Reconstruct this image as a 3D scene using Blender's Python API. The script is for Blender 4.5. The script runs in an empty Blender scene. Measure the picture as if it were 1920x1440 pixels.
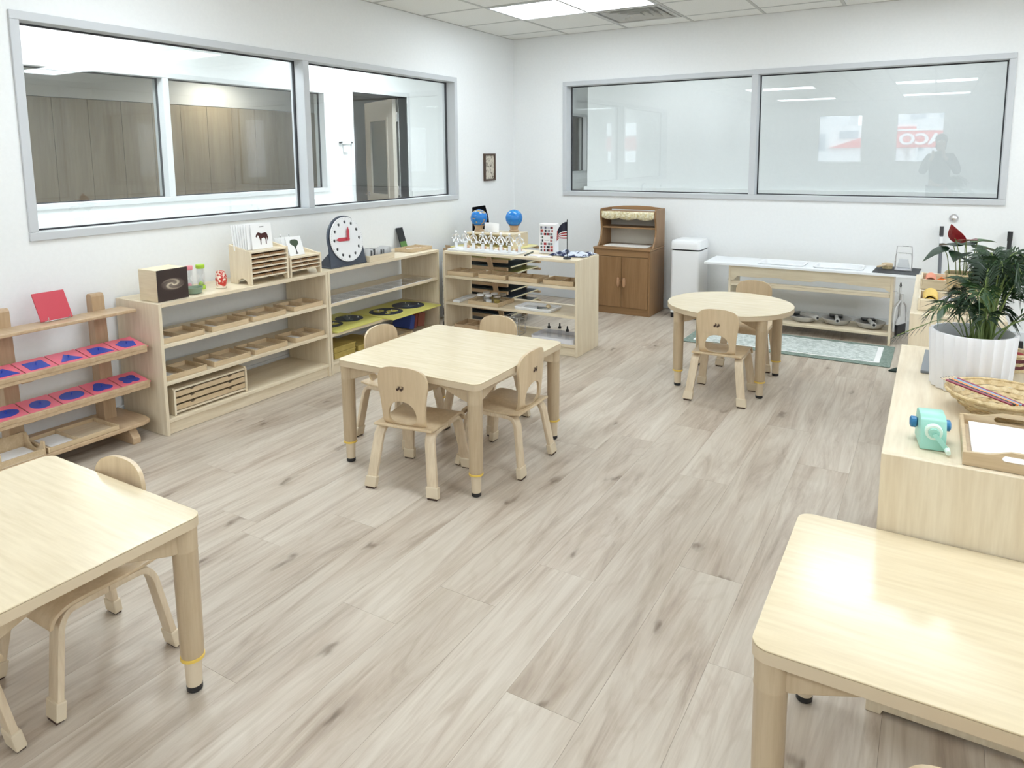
import bpy, bmesh, math, random
from math import pi, sin, cos, radians
from mathutils import Vector, Matrix
from mathutils.geometry import tessellate_polygon
random.seed(7)
SC = bpy.context.scene
COL = SC.collection
# ------------------------------------------------------------------ camera, world, exposure
cam = bpy.data.cameras.new('camera'); camo = bpy.data.objects.new('camera', cam); COL.objects.link(camo)
YAW, PITCH, ROLL, FPX, PYPX = .5352, -.1320, -.0084, 1336.66, 468.2
fw = Vector((-sin(YAW)*cos(PITCH), cos(YAW)*cos(PITCH), sin(PITCH)))
rt = Vector((cos(YAW), sin(YAW), 0)); up = rt.cross(fw)
r2 = rt*cos(ROLL)+up*sin(ROLL); u2 = -rt*sin(ROLL)+up*cos(ROLL)
M = Matrix((r2, u2, -fw)).transposed().to_4x4(); M.translation = (3.7554, -6.3894, 1.4381)
camo.matrix_world = M
cam.sensor_fit = 'HORIZONTAL'; cam.sensor_width = 36; cam.lens = FPX/1920*36
cam.shift_y = -(720-PYPX)/1920; cam.clip_start = .02; cam.clip_end = 200
SC.camera = camo
world = bpy.data.worlds.new('overcast_sky'); SC.world = world; world.use_nodes = True
bg = world.node_tree.nodes['Background']; bg.inputs[0].default_value = (.86, .92, 1, 1); bg.inputs[1].default_value = 5.0
PANEL = 8.0            # brightness of the ceiling light panels
SC.view_settings.view_transform = 'Standard'; SC.view_settings.look = 'None'
SC.view_settings.gamma = 1; SC.view_settings.use_curve_mapping = False
SC.view_settings.exposure = 0.66
SC.cycles.use_denoising = True; SC.cycles.max_bounces = 10; SC.cycles.diffuse_bounces = 6
SC.cycles.transparent_max_bounces = 16; SC.cycles.sample_clamp_indirect = 6

# ------------------------------------------------------------------ helpers
class MB:
    def __init__(s): s.v = []; s.f = []; s.c = []
    def _add(s, vs, fs, col=None):
        b = len(s.v); s.v += [tuple(p) for p in vs]
        for f in fs: s.f.append([b+i for i in f]); s.c.append(col)
        return s
    def box(s, x0, x1, y0, y1, z0, z1, col=None):
        vs = [(x, y, z) for x in (x0, x1) for y in (y0, y1) for z in (z0, z1)]
        return s._add(vs, [(0,1,3,2),(4,6,7,5),(0,4,5,1),(2,3,7,6),(0,2,6,4),(1,5,7,3)], col)
    def prism(s, poly, a, b, plane='xy', holes=(), col=None):
        def mp(p, h):
            return (p[0], p[1], h) if plane == 'xy' else (p[0], h, p[1]) if plane == 'xz' else (h, p[0], p[1])
        loops = [list(poly)]+[list(h) for h in holes]
        if not holes:
            n = len(poly); vs = [mp(p, a) for p in poly]+[mp(p, b) for p in poly]
            fs = [list(range(n))[::-1], list(range(n, 2*n))]+[(i, (i+1) % n, n+(i+1) % n, n+i) for i in range(n)]
            return s._add(vs, fs, col)
        flat = [p for l in loops for p in l]; n = len(flat)
        tris = tessellate_polygon([[Vector((p[0], p[1], 0)) for p in l] for l in loops])
        vs = [mp(p, a) for p in flat]+[mp(p, b) for p in flat]; fs = []
        for t in tris: fs += [tuple(t), tuple(n+i for i in t[::-1])]
        o = 0
        for l in loops:
            m = len(l)
            fs += [(o+i, o+(i+1) % m, n+o+(i+1) % m, n+o+i) for i in range(m)]; o += m
        return s._add(vs, fs, col)
    def cyl(s, p0, p1, r0, r1=None, n=16, col=None):
        r1 = r0 if r1 is None else r1
        p0, p1 = Vector(p0), Vector(p1); d = (p1-p0).normalized()
        a = d.orthogonal().normalized(); b = d.cross(a)
        vs = [p0+(a*cos(2*pi*i/n)+b*sin(2*pi*i/n))*r0 for i in range(n)]+[p1+(a*cos(2*pi*i/n)+b*sin(2*pi*i/n))*r1 for i in range(n)]
        fs = [list(range(n))[::-1], list(range(n, 2*n))]+[(i, (i+1) % n, n+(i+1) % n, n+i) for i in range(n)]
        return s._add(vs, fs, col)
    def lathe(s, prof, n=24, c=(0,0,0), rf=None, col=None):
        vs = []; m = len(prof)
        for (r, z) in prof:
            for i in range(n):
                q = r if rf is None else rf(r, z, 2*pi*i/n)
                vs.append((c[0]+q*cos(2*pi*i/n), c[1]+q*sin(2*pi*i/n), c[2]+z))
        fs = [(k*n+i, k*n+(i+1) % n, (k+1)*n+(i+1) % n, (k+1)*n+i) for k in range(m-1) for i in range(n)]
        if prof[0][0] > 0: fs.append(list(range(n))[::-1])
        if prof[-1][0] > 0: fs.append(list(range((m-1)*n, m*n)))
        return s._add(vs, fs, col)
    def sphere(s, c, r, nu=20, nv=12, sc=(1,1,1), col=None):
        vs = [(c[0], c[1], c[2]-r*sc[2])]
        for k in range(1, nv):
            t = -pi/2+pi*k/nv
            vs += [(c[0]+r*sc[0]*cos(t)*cos(2*pi*i/nu), c[1]+r*sc[1]*cos(t)*sin(2*pi*i/nu), c[2]+r*sc[2]*sin(t)) for i in range(nu)]
        vs.append((c[0], c[1], c[2]+r*sc[2])); L = len(vs)-1
        fs = [(0, 1+(i+1) % nu, 1+i) for i in range(nu)]
        for k in range(nv-2): fs += [(1+k*nu+i, 1+k*nu+(i+1) % nu, 1+(k+1)*nu+(i+1) % nu, 1+(k+1)*nu+i) for i in range(nu)]
        fs += [(L, 1+(nv-2)*nu+i, 1+(nv-2)*nu+(i+1) % nu) for i in range(nu)]
        return s._add(vs, fs, col)
    def tube(s, pts, r, n=8, closed=False, col=None):
        P = [Vector(p) for p in pts]; m = len(P); rs = r if isinstance(r, (list, tuple)) else [r]*m
        t0 = (P[1]-P[0]).normalized(); a = t0.orthogonal().normalized(); vs = []
        for k in range(m):
            t = (P[(k+1) % m]-P[k-1]) if closed else (P[min(k+1, m-1)]-P[max(k-1, 0)])
            t.normalize(); a = (a-t*a.dot(t)).normalized(); b = t.cross(a)
            vs += [P[k]+(a*cos(2*pi*i/n)+b*sin(2*pi*i/n))*rs[k] for i in range(n)]
        fs = [(k*n+i, k*n+(i+1) % n, ((k+1) % m)*n+(i+1) % n, ((k+1) % m)*n+i) for k in range(m if closed else m-1) for i in range(n)]
        if not closed: fs += [list(range(n))[::-1], list(range((m-1)*n, m*n))]
        return s._add(vs, fs, col)
    def strap(s, pts, w, t, wdir=(1,0,0), col=None):
        """flat bent strip: path pts, width w along wdir, thickness t across"""
        P = [Vector(p) for p in pts]; m = len(P); W = Vector(wdir).normalized(); vs = []
        ws = w if isinstance(w, (list, tuple)) else [w]*m
        for k in range(m):
            d = (P[min(k+1, m-1)]-P[max(k-1, 0)]).normalized(); nn = d.cross(W).normalized()
            for a, b in ((-1,-1),(1,-1),(1,1),(-1,1)): vs.append(P[k]+W*(a*ws[k]/2)+nn*(b*t/2))
        fs = [(k*4+i, k*4+(i+1) % 4, (k+1)*4+(i+1) % 4, (k+1)*4+i) for k in range(m-1) for i in range(4)]
        fs += [(3,2,1,0), tuple((m-1)*4+i for i in range(4))]
        return s._add(vs, fs, col)
    def mesh(s, name, bevel=0, smooth=False, seg=2, cuts=None, warp=None, ang=38):
        me = bpy.data.meshes.new(name); me.from_pydata(s.v, [], s.f)
        if any(c is not None for c in s.c):
            at = me.color_attributes.new('col', 'BYTE_COLOR', 'CORNER')
            for p, c in zip(me.polygons, s.c):
                for li in p.loop_indices: at.data[li].color_srgb = (*(c or (1,1,1)), 1)
        bm = bmesh.new(); bm.from_mesh(me)
        bmesh.ops.recalc_face_normals(bm, faces=bm.faces)
        if cuts:
            for co, no in cuts:
                g = list(bm.verts)+list(bm.edges)+list(bm.faces)
                bmesh.ops.bisect_plane(bm, geom=g, plane_co=co, plane_no=no)
        if bevel:
            es = [e for e in bm.edges if len(e.link_faces) == 2 and e.calc_face_angle(0) > radians(40)]
            bmesh.ops.bevel(bm, geom=es, offset=bevel, segments=seg, profile=.5, affect='EDGES', clamp_overlap=True)
        if warp:
            for v in bm.verts: v.co = Vector(warp(v.co))
        bm.to_mesh(me); bm.free()
        if smooth:
            for p in me.polygons: p.use_smooth = True
            me.set_sharp_from_angle(angle=radians(ang))
        return me
    def build(s, name, mat, parent=None, loc=(0,0,0), rot=(0,0,0), **k):
        return obj(name, s.mesh(name, **k), mat, parent, loc, rot)

def obj(name, me, mat, parent=None, loc=(0,0,0), rot=(0,0,0)):
    if mat is not None and not me.materials: me.materials.append(mat)
    o = bpy.data.objects.new(name, me); COL.objects.link(o); o.parent = parent
    o.location = loc; o.rotation_euler = rot if not isinstance(rot, (int, float)) else (0, 0, rot)
    return o
def tag(o, label, cat, group=None):
    o['label'] = label; o['category'] = cat
    if group: o['group'] = group
    return o
def thing(name, label, cat, loc=(0,0,0), rot=0, group=None):
    o = bpy.data.objects.new(name, None); COL.objects.link(o); o.location = loc
    o.rotation_euler = rot if not isinstance(rot, (int, float)) else (0, 0, rot)
    o.empty_display_size = .05
    return tag(o, label, cat, group)
def struct(o): o['kind'] = 'structure'; return o
def sempty(name):
    o = bpy.data.objects.new(name, None); COL.objects.link(o); return struct(o)
def dup(root, loc, rot, label, group=None, parent=None):
    c = root.copy(); COL.objects.link(c); c.location = loc
    c.rotation_euler = rot if not isinstance(rot, (int, float)) else (0, 0, rot)
    c['label'] = label
    if group: c['group'] = group
    def rec(o, p):
        for ch in o.children:
            d = ch.copy(); COL.objects.link(d); d.parent = p; rec(ch, d)
    rec(root, c); return c
ORD = ['first','second','third','fourth','fifth','sixth','seventh','eighth','ninth','tenth']
def rrect(w, d, r, n=5, cx=0, cy=0):
    out = []
    for (sx, sy, a0) in ((1,1,0),(-1,1,90),(-1,-1,180),(1,-1,270)):
        for k in range(n+1):
            a = radians(a0+90*k/n); out.append((cx+sx*(w/2-r)+r*cos(a), cy+sy*(d/2-r)+r*sin(a)))
    return out
def ell(cx, cy, rx, ry, n=24, a0=0, a1=360): 
    return [(cx+rx*cos(radians(a0+(a1-a0)*k/n)), cy+ry*sin(radians(a0+(a1-a0)*k/n))) for k in range(n)]
def catmull(pts, n=6):
    P = [Vector(p) for p in pts]; out = []
    for i in range(len(P)-1):
        p0, p1, p2, p3 = P[max(i-1,0)], P[i], P[i+1], P[min(i+2,len(P)-1)]
        for k in range(n):
            t = k/n; out.append(.5*((2*p1)+(p2-p0)*t+(2*p0-5*p1+4*p2-p3)*t*t+(3*p1-p0-3*p2+p3)*t**3))
    return out+[P[-1]]

# ------------------------------------------------------------------ materials
def newmat(name):
    m = bpy.data.materials.new(name); m.use_nodes = True; nt = m.node_tree
    return m, nt, nt.nodes['Principled BSDF']
def plain(name, c, rough=.5, metal=0, spec=.5, coat=0, alpha=1, trans=0):
    m, nt, b = newmat(name)
    b.inputs['Base Color'].default_value = (*c, 1); b.inputs['Roughness'].default_value = rough
    b.inputs['Metallic'].default_value = metal; b.inputs['Specular IOR Level'].default_value = spec
    b.inputs['Coat Weight'].default_value = coat; b.inputs['Transmission Weight'].default_value = trans
    # faint procedural unevenness so that nothing is dead flat
    n = nt.nodes.new('ShaderNodeTexNoise'); n.inputs['Scale'].default_value = 9; n.inputs['Detail'].default_value = 3
    mr = nt.nodes.new('ShaderNodeMapRange'); mr.inputs[3].default_value = max(0, rough-.05); mr.inputs[4].default_value = min(1, rough+.07)
    tc = nt.nodes.new('ShaderNodeTexCoord'); nt.links.new(tc.outputs['Object'], n.inputs['Vector'])
    nt.links.new(n.outputs[0], mr.inputs[0]); nt.links.new(mr.outputs[0], b.inputs['Roughness'])
    return m
def ramp(nt, fac, stops):
    r = nt.nodes.new('ShaderNodeValToRGB'); e = r.color_ramp.elements
    while len(e) < len(stops): e.new(.5)
    for el, (p, c) in zip(e, stops): el.position = p; el.color = (*c, 1) if len(c) == 3 else c
    nt.links.new(fac, r.inputs[0]); return r.outputs[0]
def mixc(nt, fac, a, b, mode='MIX'):
    m = nt.nodes.new('ShaderNodeMix'); m.data_type = 'RGBA'; m.blend_type = mode
    for s, v in ((0, fac), (6, a), (7, b)):
        if hasattr(v, 'is_linked'): nt.links.new(v, m.inputs[s])
        elif s == 0: m.inputs[0].default_value = v
        else: m.inputs[s].default_value = (*v, 1)
    return m.outputs[2]
def coords(nt, scale, rnd=True):
    tc = nt.nodes.new('ShaderNodeTexCoord'); v = tc.outputs['Object']
    if rnd:
        oi = nt.nodes.new('ShaderNodeObjectInfo'); mu = nt.nodes.new('ShaderNodeMath'); mu.operation = 'MULTIPLY'; mu.inputs[1].default_value = 37
        nt.links.new(oi.outputs['Random'], mu.inputs[0]); ad = nt.nodes.new('ShaderNodeVectorMath')
        nt.links.new(v, ad.inputs[0]); nt.links.new(mu.outputs[0], ad.inputs[1]); v = ad.outputs[0]
    mp = nt.nodes.new('ShaderNodeMapping'); mp.inputs['Scale'].default_value = scale
    nt.links.new(v, mp.inputs[0]); return mp.outputs[0]
def noise(nt, vec, scale=1, detail=4, dist=0, rough=.55):
    n = nt.nodes.new('ShaderNodeTexNoise'); n.inputs['Scale'].default_value = scale; n.inputs['Detail'].default_value = detail
    n.inputs['Distortion'].default_value = dist; n.inputs['Roughness'].default_value = rough
    nt.links.new(vec, n.inputs['Vector']); return n.outputs[0]
AX = {'x': (.9, 11, 11), 'y': (11, .9, 11), 'z': (11, 11, .9)}
def wood(name, light, dark, axis='z', rough=.45, scale=1., contrast=1., coat=0):
    m, nt, b = newmat(name); s = AX[axis]
    v = coords(nt, tuple(a*scale for a in s))
    n1 = noise(nt, v, 1, 5, 1.2); c1 = ramp(nt, n1, ((.5-.2/contrast, light), (.5+.22/contrast, dark)))
    v2 = coords(nt, tuple(a*scale*5 for a in s)); n2 = noise(nt, v2, 1.4, 3)
    c2 = ramp(nt, n2, ((.35, (1,1,1)), (.7, (.9,.88,.85))))
    nt.links.new(mixc(nt, 1, c1, c2, 'MULTIPLY'), b.inputs['Base Color'])
    b.inputs['Roughness'].default_value = rough; b.inputs['Coat Weight'].default_value = coat
    b.inputs['Coat Roughness'].default_value = .25
    bp = nt.nodes.new('ShaderNodeBump'); bp.inputs['Strength'].default_value = .025; bp.inputs['Distance'].default_value = .002
    nt.links.new(n2, bp.inputs['Height']); nt.links.new(bp.outputs[0], b.inputs['Normal'])
    return m
def speckle(name, c1, c2, scale=60, rough=.9, lo=.4, hi=.6, bump=.1):
    m, nt, b = newmat(name); v = coords(nt, (1,1,1), False); n = noise(nt, v, scale, 6, 0, .65)
    nt.links.new(ramp(nt, n, ((lo, c1), (hi, c2))), b.inputs['Base Color']); b.inputs['Roughness'].default_value = rough
    bp = nt.nodes.new('ShaderNodeBump'); bp.inputs['Strength'].default_value = bump; bp.inputs['Distance'].default_value = .003
    nt.links.new(n, bp.inputs['Height']); nt.links.new(bp.outputs[0], b.inputs['Normal']); return m
def emit(name, c, s):
    m, nt, b = newmat(name); b.inputs['Base Color'].default_value = (.8,.8,.8,1)
    b.inputs['Emission Color'].default_value = (*c, 1); b.inputs['Emission Strength'].default_value = s; return m
def glass(name, tint=(.94,.97,.96), ior=1.5, boost=1.0):
    m, nt, b = newmat(name); nt.nodes.remove(b); out = nt.nodes['Material Output']
    t = nt.nodes.new('ShaderNodeBsdfTransparent'); t.inputs[0].default_value = (*tint, 1)
    g = nt.nodes.new('ShaderNodeBsdfGlossy'); g.inputs['Roughness'].default_value = 0; g.inputs[0].default_value = (1,1,1,1)
    f = nt.nodes.new('ShaderNodeFresnel'); ge = nt.nodes.new('ShaderNodeNewGeometry')
    mr = nt.nodes.new('ShaderNodeMapRange'); mr.inputs[3].default_value = ior; mr.inputs[4].default_value = 1/ior
    nt.links.new(ge.outputs['Backfacing'], mr.inputs[0]); nt.links.new(mr.outputs[0], f.inputs[0])
    mu = nt.nodes.new('ShaderNodeMath'); mu.operation = 'MULTIPLY'; mu.inputs[1].default_value = boost; mu.use_clamp = True
    mx = nt.nodes.new('ShaderNodeMixShader'); nt.links.new(f.outputs[0], mu.inputs[0]); nt.links.new(mu.outputs[0], mx.inputs[0])
    nt.links.new(t.outputs[0], mx.inputs[1]); nt.links.new(g.outputs[0], mx.inputs[2]); nt.links.new(mx.outputs[0], out.inputs[0]); return m
def printed(name, rough=.5):
    m, nt, b = newmat(name); a = nt.nodes.new('ShaderNodeVertexColor'); a.layer_name = 'col'
    nt.links.new(a.outputs[0], b.inputs['Base Color']); b.inputs['Roughness'].default_value = rough; return m
m_wall = speckle('painted_wall', (.815,.83,.83), (.83,.845,.845), 45, .75, .4, .6, .004)
m_wall2 = speckle('painted_wall_white', (.84,.86,.86), (.86,.88,.88), 45, .75, .4, .6, .004)
m_base = plain('baseboard_paint', (.74,.77,.80), .5)
m_alu = plain('satin_frame_paint', (.56,.58,.60), .38)
m_alu2 = plain('pale_frame_paint', (.70,.72,.73), .4)
m_gasket = plain('dark_gasket', (.03,.03,.035), .6)
m_glass = glass('window_glass', (.958,.97,.967), 1.5, 1.3)
m_glass_clear = glass('outer_glass', (.97,.98,.98), 1.45, 1)
m_tile = speckle('ceiling_tile', (.76,.76,.73), (.83,.83,.80), 160, .9, .42, .56, .15)
m_grid = plain('ceiling_grid_paint', (.50,.50,.48), .5)
m_diff = emit('light_diffuser', (.855,.938,1.0), PANEL)
m_diff2 = emit('corridor_diffuser', (.90,.965,1.0), 25)
m_diff4 = emit('hall_diffuser', (.90,.955,1.0), 3.6)
m_diff3 = emit('far_room_diffuser', (1,.93,.80), 13)
m_vent = plain('vent_paint', (.55,.55,.53), .45)
m_black = plain('black_plastic', (.012,.012,.014), .4)
m_void = plain('dark_duct', (.02,.02,.022), .9)
m_white = plain('white_plastic', (.82,.83,.84), .3)
m_paper = plain('white_paper', (.86,.86,.86), .8)
m_print = printed('printed_card', .55)
m_steel = plain('brushed_steel', (.62,.62,.64), .28, 1)
m_chrome = plain('chrome', (.90,.91,.93), .22, 1)
BL, BD = (.80,.71,.545), (.71,.60,.43)
m_birch = wood('birch_plywood', BL, BD, 'z', .42)
m_birch_x = wood('birch_plywood_x', BL, BD, 'x', .42)
m_birch_y = wood('birch_plywood_y', BL, BD, 'y', .42)
m_edge = wood('plywood_edge', (.82,.74,.58), (.70,.58,.42), 'x', .5, 1.6)
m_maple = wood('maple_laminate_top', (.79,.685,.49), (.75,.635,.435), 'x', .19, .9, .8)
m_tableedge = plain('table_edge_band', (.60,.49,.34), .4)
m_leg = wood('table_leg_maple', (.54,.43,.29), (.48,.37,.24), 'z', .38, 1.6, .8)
m_legpl = plain('leg_insert', (.66,.55,.40), .35)
m_yellow = plain('yellow_ring', (.75,.52,.10), .4)
m_chair = wood('chair_plywood', (.68,.545,.365), (.57,.43,.27), 'z', .33, .9)
m_chair_leg = wood('chair_leg_plywood', (.74,.625,.46), (.64,.51,.355), 'z', .33, 1.3)
m_foot = plain('chair_boot', (.66,.56,.41), .55)
m_logo = plain('dark_brand_mark', (.06,.03,.02), .5)
m_beech = wood('beech_wood', (.57,.42,.27), (.46,.32,.19), 'x', .45, 1.2)
m_beech_z = wood('beech_wood_z', (.53,.38,.24), (.43,.295,.17), 'z', .45, 1.2)
m_tray = wood('tray_beech', (.66,.52,.34), (.54,.40,.24), 'x', .45, 1.6)
m_tray_in = wood('tray_floor', (.72,.61,.45), (.62,.50,.35), 'x', .5, 1.6)
m_oak = wood('play_kitchen_oak', (.335,.195,.09), (.215,.115,.048), 'z', .4, 1.1)
m_oak_x = wood('play_kitchen_oak_x', (.36,.21,.098), (.26,.145,.065), 'x', .4, 1.1)
m_wardrobe = wood('wardrobe_veneer', (.46,.385,.265), (.37,.30,.20), 'z', .4, .5)
m_pink = plain('pink_metal', (.82,.17,.24), .4)
m_red = plain('red_lacquer', (.52,.045,.07), .4)
m_blue = plain('blue_metal', (.03,.07,.42), .38)
m_navy = plain('navy_paint', (.012,.02,.055), .4)
m_slate = plain('slate_blue_plastic', (.055,.068,.095), .4)
m_ybrd = plain('yellow_board', (.66,.62,.17), .45)
m_olive = wood('olive_yellow_wood', (.50,.38,.11), (.36,.27,.06), 'x', .5)
m_mint = plain('mint_plastic', (.34,.66,.56), .35)
m_mint2 = plain('pale_mint_plastic', (.72,.86,.76), .35)
m_bluepl = plain('blue_plastic', (.03,.20,.42), .3)
m_acrylic = glass('clear_acrylic', (.93,.94,.95), 1.45, 1.6)

def floor_material():
    m, nt, b = newmat('oak_plank')
    oi = nt.nodes.new('ShaderNodeObjectInfo')
    v = coords(nt, (8.5, .85, 1)); n1 = noise(nt, v, 1, 7, 1.8, .64)
    base = ramp(nt, n1, ((.25, (.64,.585,.505)), (.46, (.59,.53,.452)), (.58, (.505,.436,.362)), (.74, (.365,.30,.245))))
    v2 = coords(nt, (70, 2.2, 1)); n2 = noise(nt, v2, 1, 4, .4)
    fine = ramp(nt, n2, ((.3, (1,1,1)), (.72, (.86,.84,.82))))
    c = mixc(nt, 1, base, fine, 'MULTIPLY')
    # cathedral grain
    v3 = coords(nt, (4.6, .55, 1)); n3 = noise(nt, v3, 1, 2, .3)
    mu = nt.nodes.new('ShaderNodeMath'); mu.operation = 'MULTIPLY'; mu.inputs[1].default_value = 120; nt.links.new(n3, mu.inputs[0])
    si = nt.nodes.new('ShaderNodeMath'); si.operation = 'SINE'; nt.links.new(mu.outputs[0], si.inputs[0])
    cg = ramp(nt, si.outputs[0], ((0, (1,1,1)), (.55, (1,1,1)), (1, (.93,.92,.90)))); c = mixc(nt, .8, c, cg, 'MULTIPLY')
    # knots
    v4 = coords(nt, (2.4, .95, 1)); vo = nt.nodes.new('ShaderNodeTexVoronoi'); vo.inputs['Scale'].default_value = 1.2; vo.voronoi_dimensions = '2D'
    nd = nt.nodes.new('ShaderNodeVectorMath'); nd.operation = 'ADD'
    nn = nt.nodes.new('ShaderNodeTexNoise'); nn.inputs['Scale'].default_value = 7; nt.links.new(v4, nn.inputs['Vector'])
    sc_ = nt.nodes.new('ShaderNodeVectorMath'); sc_.operation = 'SCALE'; sc_.inputs['Scale'].default_value = .26
    nt.links.new(nn.outputs['Color'], sc_.inputs[0]); nt.links.new(v4, nd.inputs[0]); nt.links.new(sc_.outputs[0], nd.inputs[1])
    nt.links.new(nd.outputs[0], vo.inputs['Vector'])
    kn = ramp(nt, vo.outputs['Distance'], ((.0, (.40,.36,.33)), (.022, (.55,.51,.48)), (.055, (.86,.83,.81)), (.16, (.96,.94,.925)), (.34, (1,1,1))))
    c = mixc(nt, 1, c, kn, 'MULTIPLY')
    tone = ramp(nt, oi.outputs['Random'], ((0, (.93,.91,.89)), (.5, (1,.99,.98)), (1, (1.06,1.06,1.06))))
    c = mixc(nt, 1, c, tone, 'MULTIPLY')
    nt.links.new(c, b.inputs['Base Color']); b.inputs['Roughness'].default_value = .42; b.inputs['Specular IOR Level'].default_value = .4
    bp = nt.nodes.new('ShaderNodeBump'); bp.inputs['Strength'].default_value = .06; bp.inputs['Distance'].default_value = .002
    nt.links.new(n2, bp.inputs['Height']); nt.links.new(bp.outputs[0], b.inputs['Normal'])
    return m
m_floor = floor_material()
# ------------------------------------------------------------------ the room
H, T, X1, D3 = 2.588, .6096, .617, .2747
RX, RY = 7.40, -11.5
fl = struct(MB().box(-.12, RX+.12, RY-.12, .12, -.05, -.008).build('floor', plain('subfloor', (.10,.08,.06), .9)))
PW = .22; x = 0.0; col_i = -1; ENDS = {12:-4.316,13:-4.893,14:-4.08,15:-4.51,11:-4.598,8:-4.417,6:-4.62}
rp = random.Random(3)
while x < RX-.01:
    col_i += 1
    x1 = min(x+PW if x > 0 else .199, RX); y = rp.uniform(0, 1.4)
    if col_i in ENDS: y = ENDS[col_i]+1.52*4
    while y > RY:
        ya = max(y-1.52, RY); yb = min(y, 0)
        if yb-ya > .03:
            MB().box(x+.0003, x1-.0003, ya+.0003, yb-.0003, -.007, rp.uniform(-.0003, 0)).build('plank', m_floor, fl)
        y -= 1.52
    x = x1
ce = struct(MB().box(-.12, RX+.12, RY-.12, .12, H+.03, H+.08).build('ceiling', m_tile))
gx = [0]+[X1+T*k for k in range(0, 12) if X1+T*k < RX]+[RX]
gy = [0]+[-D3-T*k for k in range(0, 19) if -D3-T*k > RY]+[RY]
LIGHTS = [(i, j) for i in (1, 5, 9) for j in (2, 7, 12, 17)]     # column pair start, row
skip = {(i+d, j) for i, j in LIGHTS for d in (0, 1)} | {(2, 1)}
tiles = {}
for i in range(len(gx)-1):
    for j in range(len(gy)-1):
        if (i, j) in skip: continue
        w, d = gx[i+1]-gx[i], gy[j]-gy[j+1]; k = (round(w, 3), round(d, 3))
        if k not in tiles:
            tiles[k] = MB().box(-w/2+.012, w/2-.012, -d/2+.012, d/2-.012, 0, .014).mesh('ceiling_tile', bevel=.003, seg=1)
        obj('ceiling_tile', tiles[k], m_tile, ce, ((gx[i]+gx[i+1])/2, (gy[j]+gy[j+1])/2, H+.002))
mb = MB()
for gxx in gx: mb.box(max(gxx-.012,0), min(gxx+.012,RX), RY, 0, H, H+.02)
for gyy in gy: mb.box(0, RX, max(gyy-.012,RY), min(gyy+.012,0), H+.0005, H+.0205)
mb.build('ceiling_grid', m_grid, ce)
def panel(i0, x0, x1, y0, y1, label, m=m_diff, z=H):
    t = thing('ceiling_light', label, 'light', ((x0+x1)/2, (y0+y1)/2, z), 0, 'ceiling light panels')
    w, d = (x1-x0)/2, (y1-y0)/2
    mb = MB()
    for a in (-1, 1):
        mb.box(a*w-.018 if a > 0 else -w, w if a > 0 else -w+.018, -d, d, -.006, .03); mb.box(-w+.018, w-.018, a*d-.018 if a > 0 else -d, d if a > 0 else -d+.018, -.006, .03)
    mb.build('frame', m_alu2, t)
    MB().box(-w+.018, w-.018, -d+.018, d-.018, .002, .022).build('diffuser', m, t)
    return t
rowname = ['nearest the back wall', 'one row in front of the camera spot', 'behind the camera, third row', 'behind the camera, last row']
colname = ['left column', 'middle column', 'right column']
for (i, j) in LIGHTS:
    panel(0, gx[i]+.014, gx[i]+2*T-.014, gy[j+1]+.014, gy[j]-.014,
          'lit white ceiling panel in the %s, %s' % (colname[(1,5,9).index(i)], rowname[(2,7,12,17).index(j)]))
# air vent
t = thing('ceiling_vent', 'square grey ceiling air vent with stepped louvres beside the light panel', 'vent', (X1+1.5*T, -D3-T*.5, H))
h = T/2-.013
mb = MB()
for k in range(4): 
    a = [(-h,-h,h,-h+.03),(-h,h-.03,h,h),(-h,-h+.03,-h+.03,h-.03),(h-.03,-h+.03,h,h-.03)][k]; mb.box(a[0],a[2],a[1],a[3],-.006,.02)
mb.build('frame', m_vent, t)
MB().box(-h+.03,h-.03,-h+.03,h-.03,.055,.06).build('duct', m_void, t)
for q, r in enumerate((.235,.175,.115,.058)):
    vs = []; z0, z1 = -.004-.002*q, .04
    ri = r-.045
    for rr, zz in ((r, z0), (ri, z1)):
        vs += [(-rr,-rr,zz),(rr,-rr,zz),(rr,rr,zz),(-rr,rr,zz)]
    vs += [(a*.99,b*.99,c+.004) for a,b,c in vs]
    m_ = MB(); m_._add(vs, [(i,(i+1)%4,4+(i+1)%4,4+i) for i in range(4)]+[(8+i,8+(i+1)%4,12+(i+1)%4,12+i) for i in range(4)]+[(i,(i+1)%4,8+(i+1)%4,8+i) for i in range(4)]+[(4+i,4+(i+1)%4,12+(i+1)%4,12+i) for i in range(4)])
    m_.build('louvre', m_vent, t)
def wall_open(name, axis, pos, a0, a1, z1, opens, mat, thick=.12):
    """wall slab from pos to pos+thick along axis with rectangular openings (a0,a1,z0,z1)"""
    mb = MB()
    def bx(p, q, r, s):
        if q-p < 1e-4 or s-r < 1e-4: return
        lo, hi = min(pos, pos+thick), max(pos, pos+thick)
        mb.box(lo, hi, p, q, r, s) if axis == 'x' else mb.box(p, q, lo, hi, r, s)
    c = a0
    for (p, q, r, s) in sorted(opens):
        bx(c, p, 0, z1); bx(p, q, 0, r); bx(p, q, s, z1); c = q
    bx(c, a1, 0, z1)
    return struct(mb.build(name, mat))
W1 = (-4.632, -1.0175, 1.0423, 2.1294); W2 = (.5657, 4.2093, 1.0374, 2.1401)
e_ = .006
wall_open('wall_left', 'x', 0, RY, .12, H+.03, [(W1[0]+e_, W1[1]-e_, W1[2]+e_, W1[3]-e_)], m_wall, -.12)
wall_open('wall_back', 'y', 0, 0, RX+.12, H+.03, [(W2[0]+e_, W2[1]-e_, W2[2]+e_, W2[3]-e_)], m_wall, .12)
RW = [(1.31, 2.29, 1.18, 2.31), (2.91, 3.88, 1.18, 2.31)]
wall_open('wall_front', 'y', RY, 0, RX+.12, H+.03, RW, m_wall, -.12)
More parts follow.
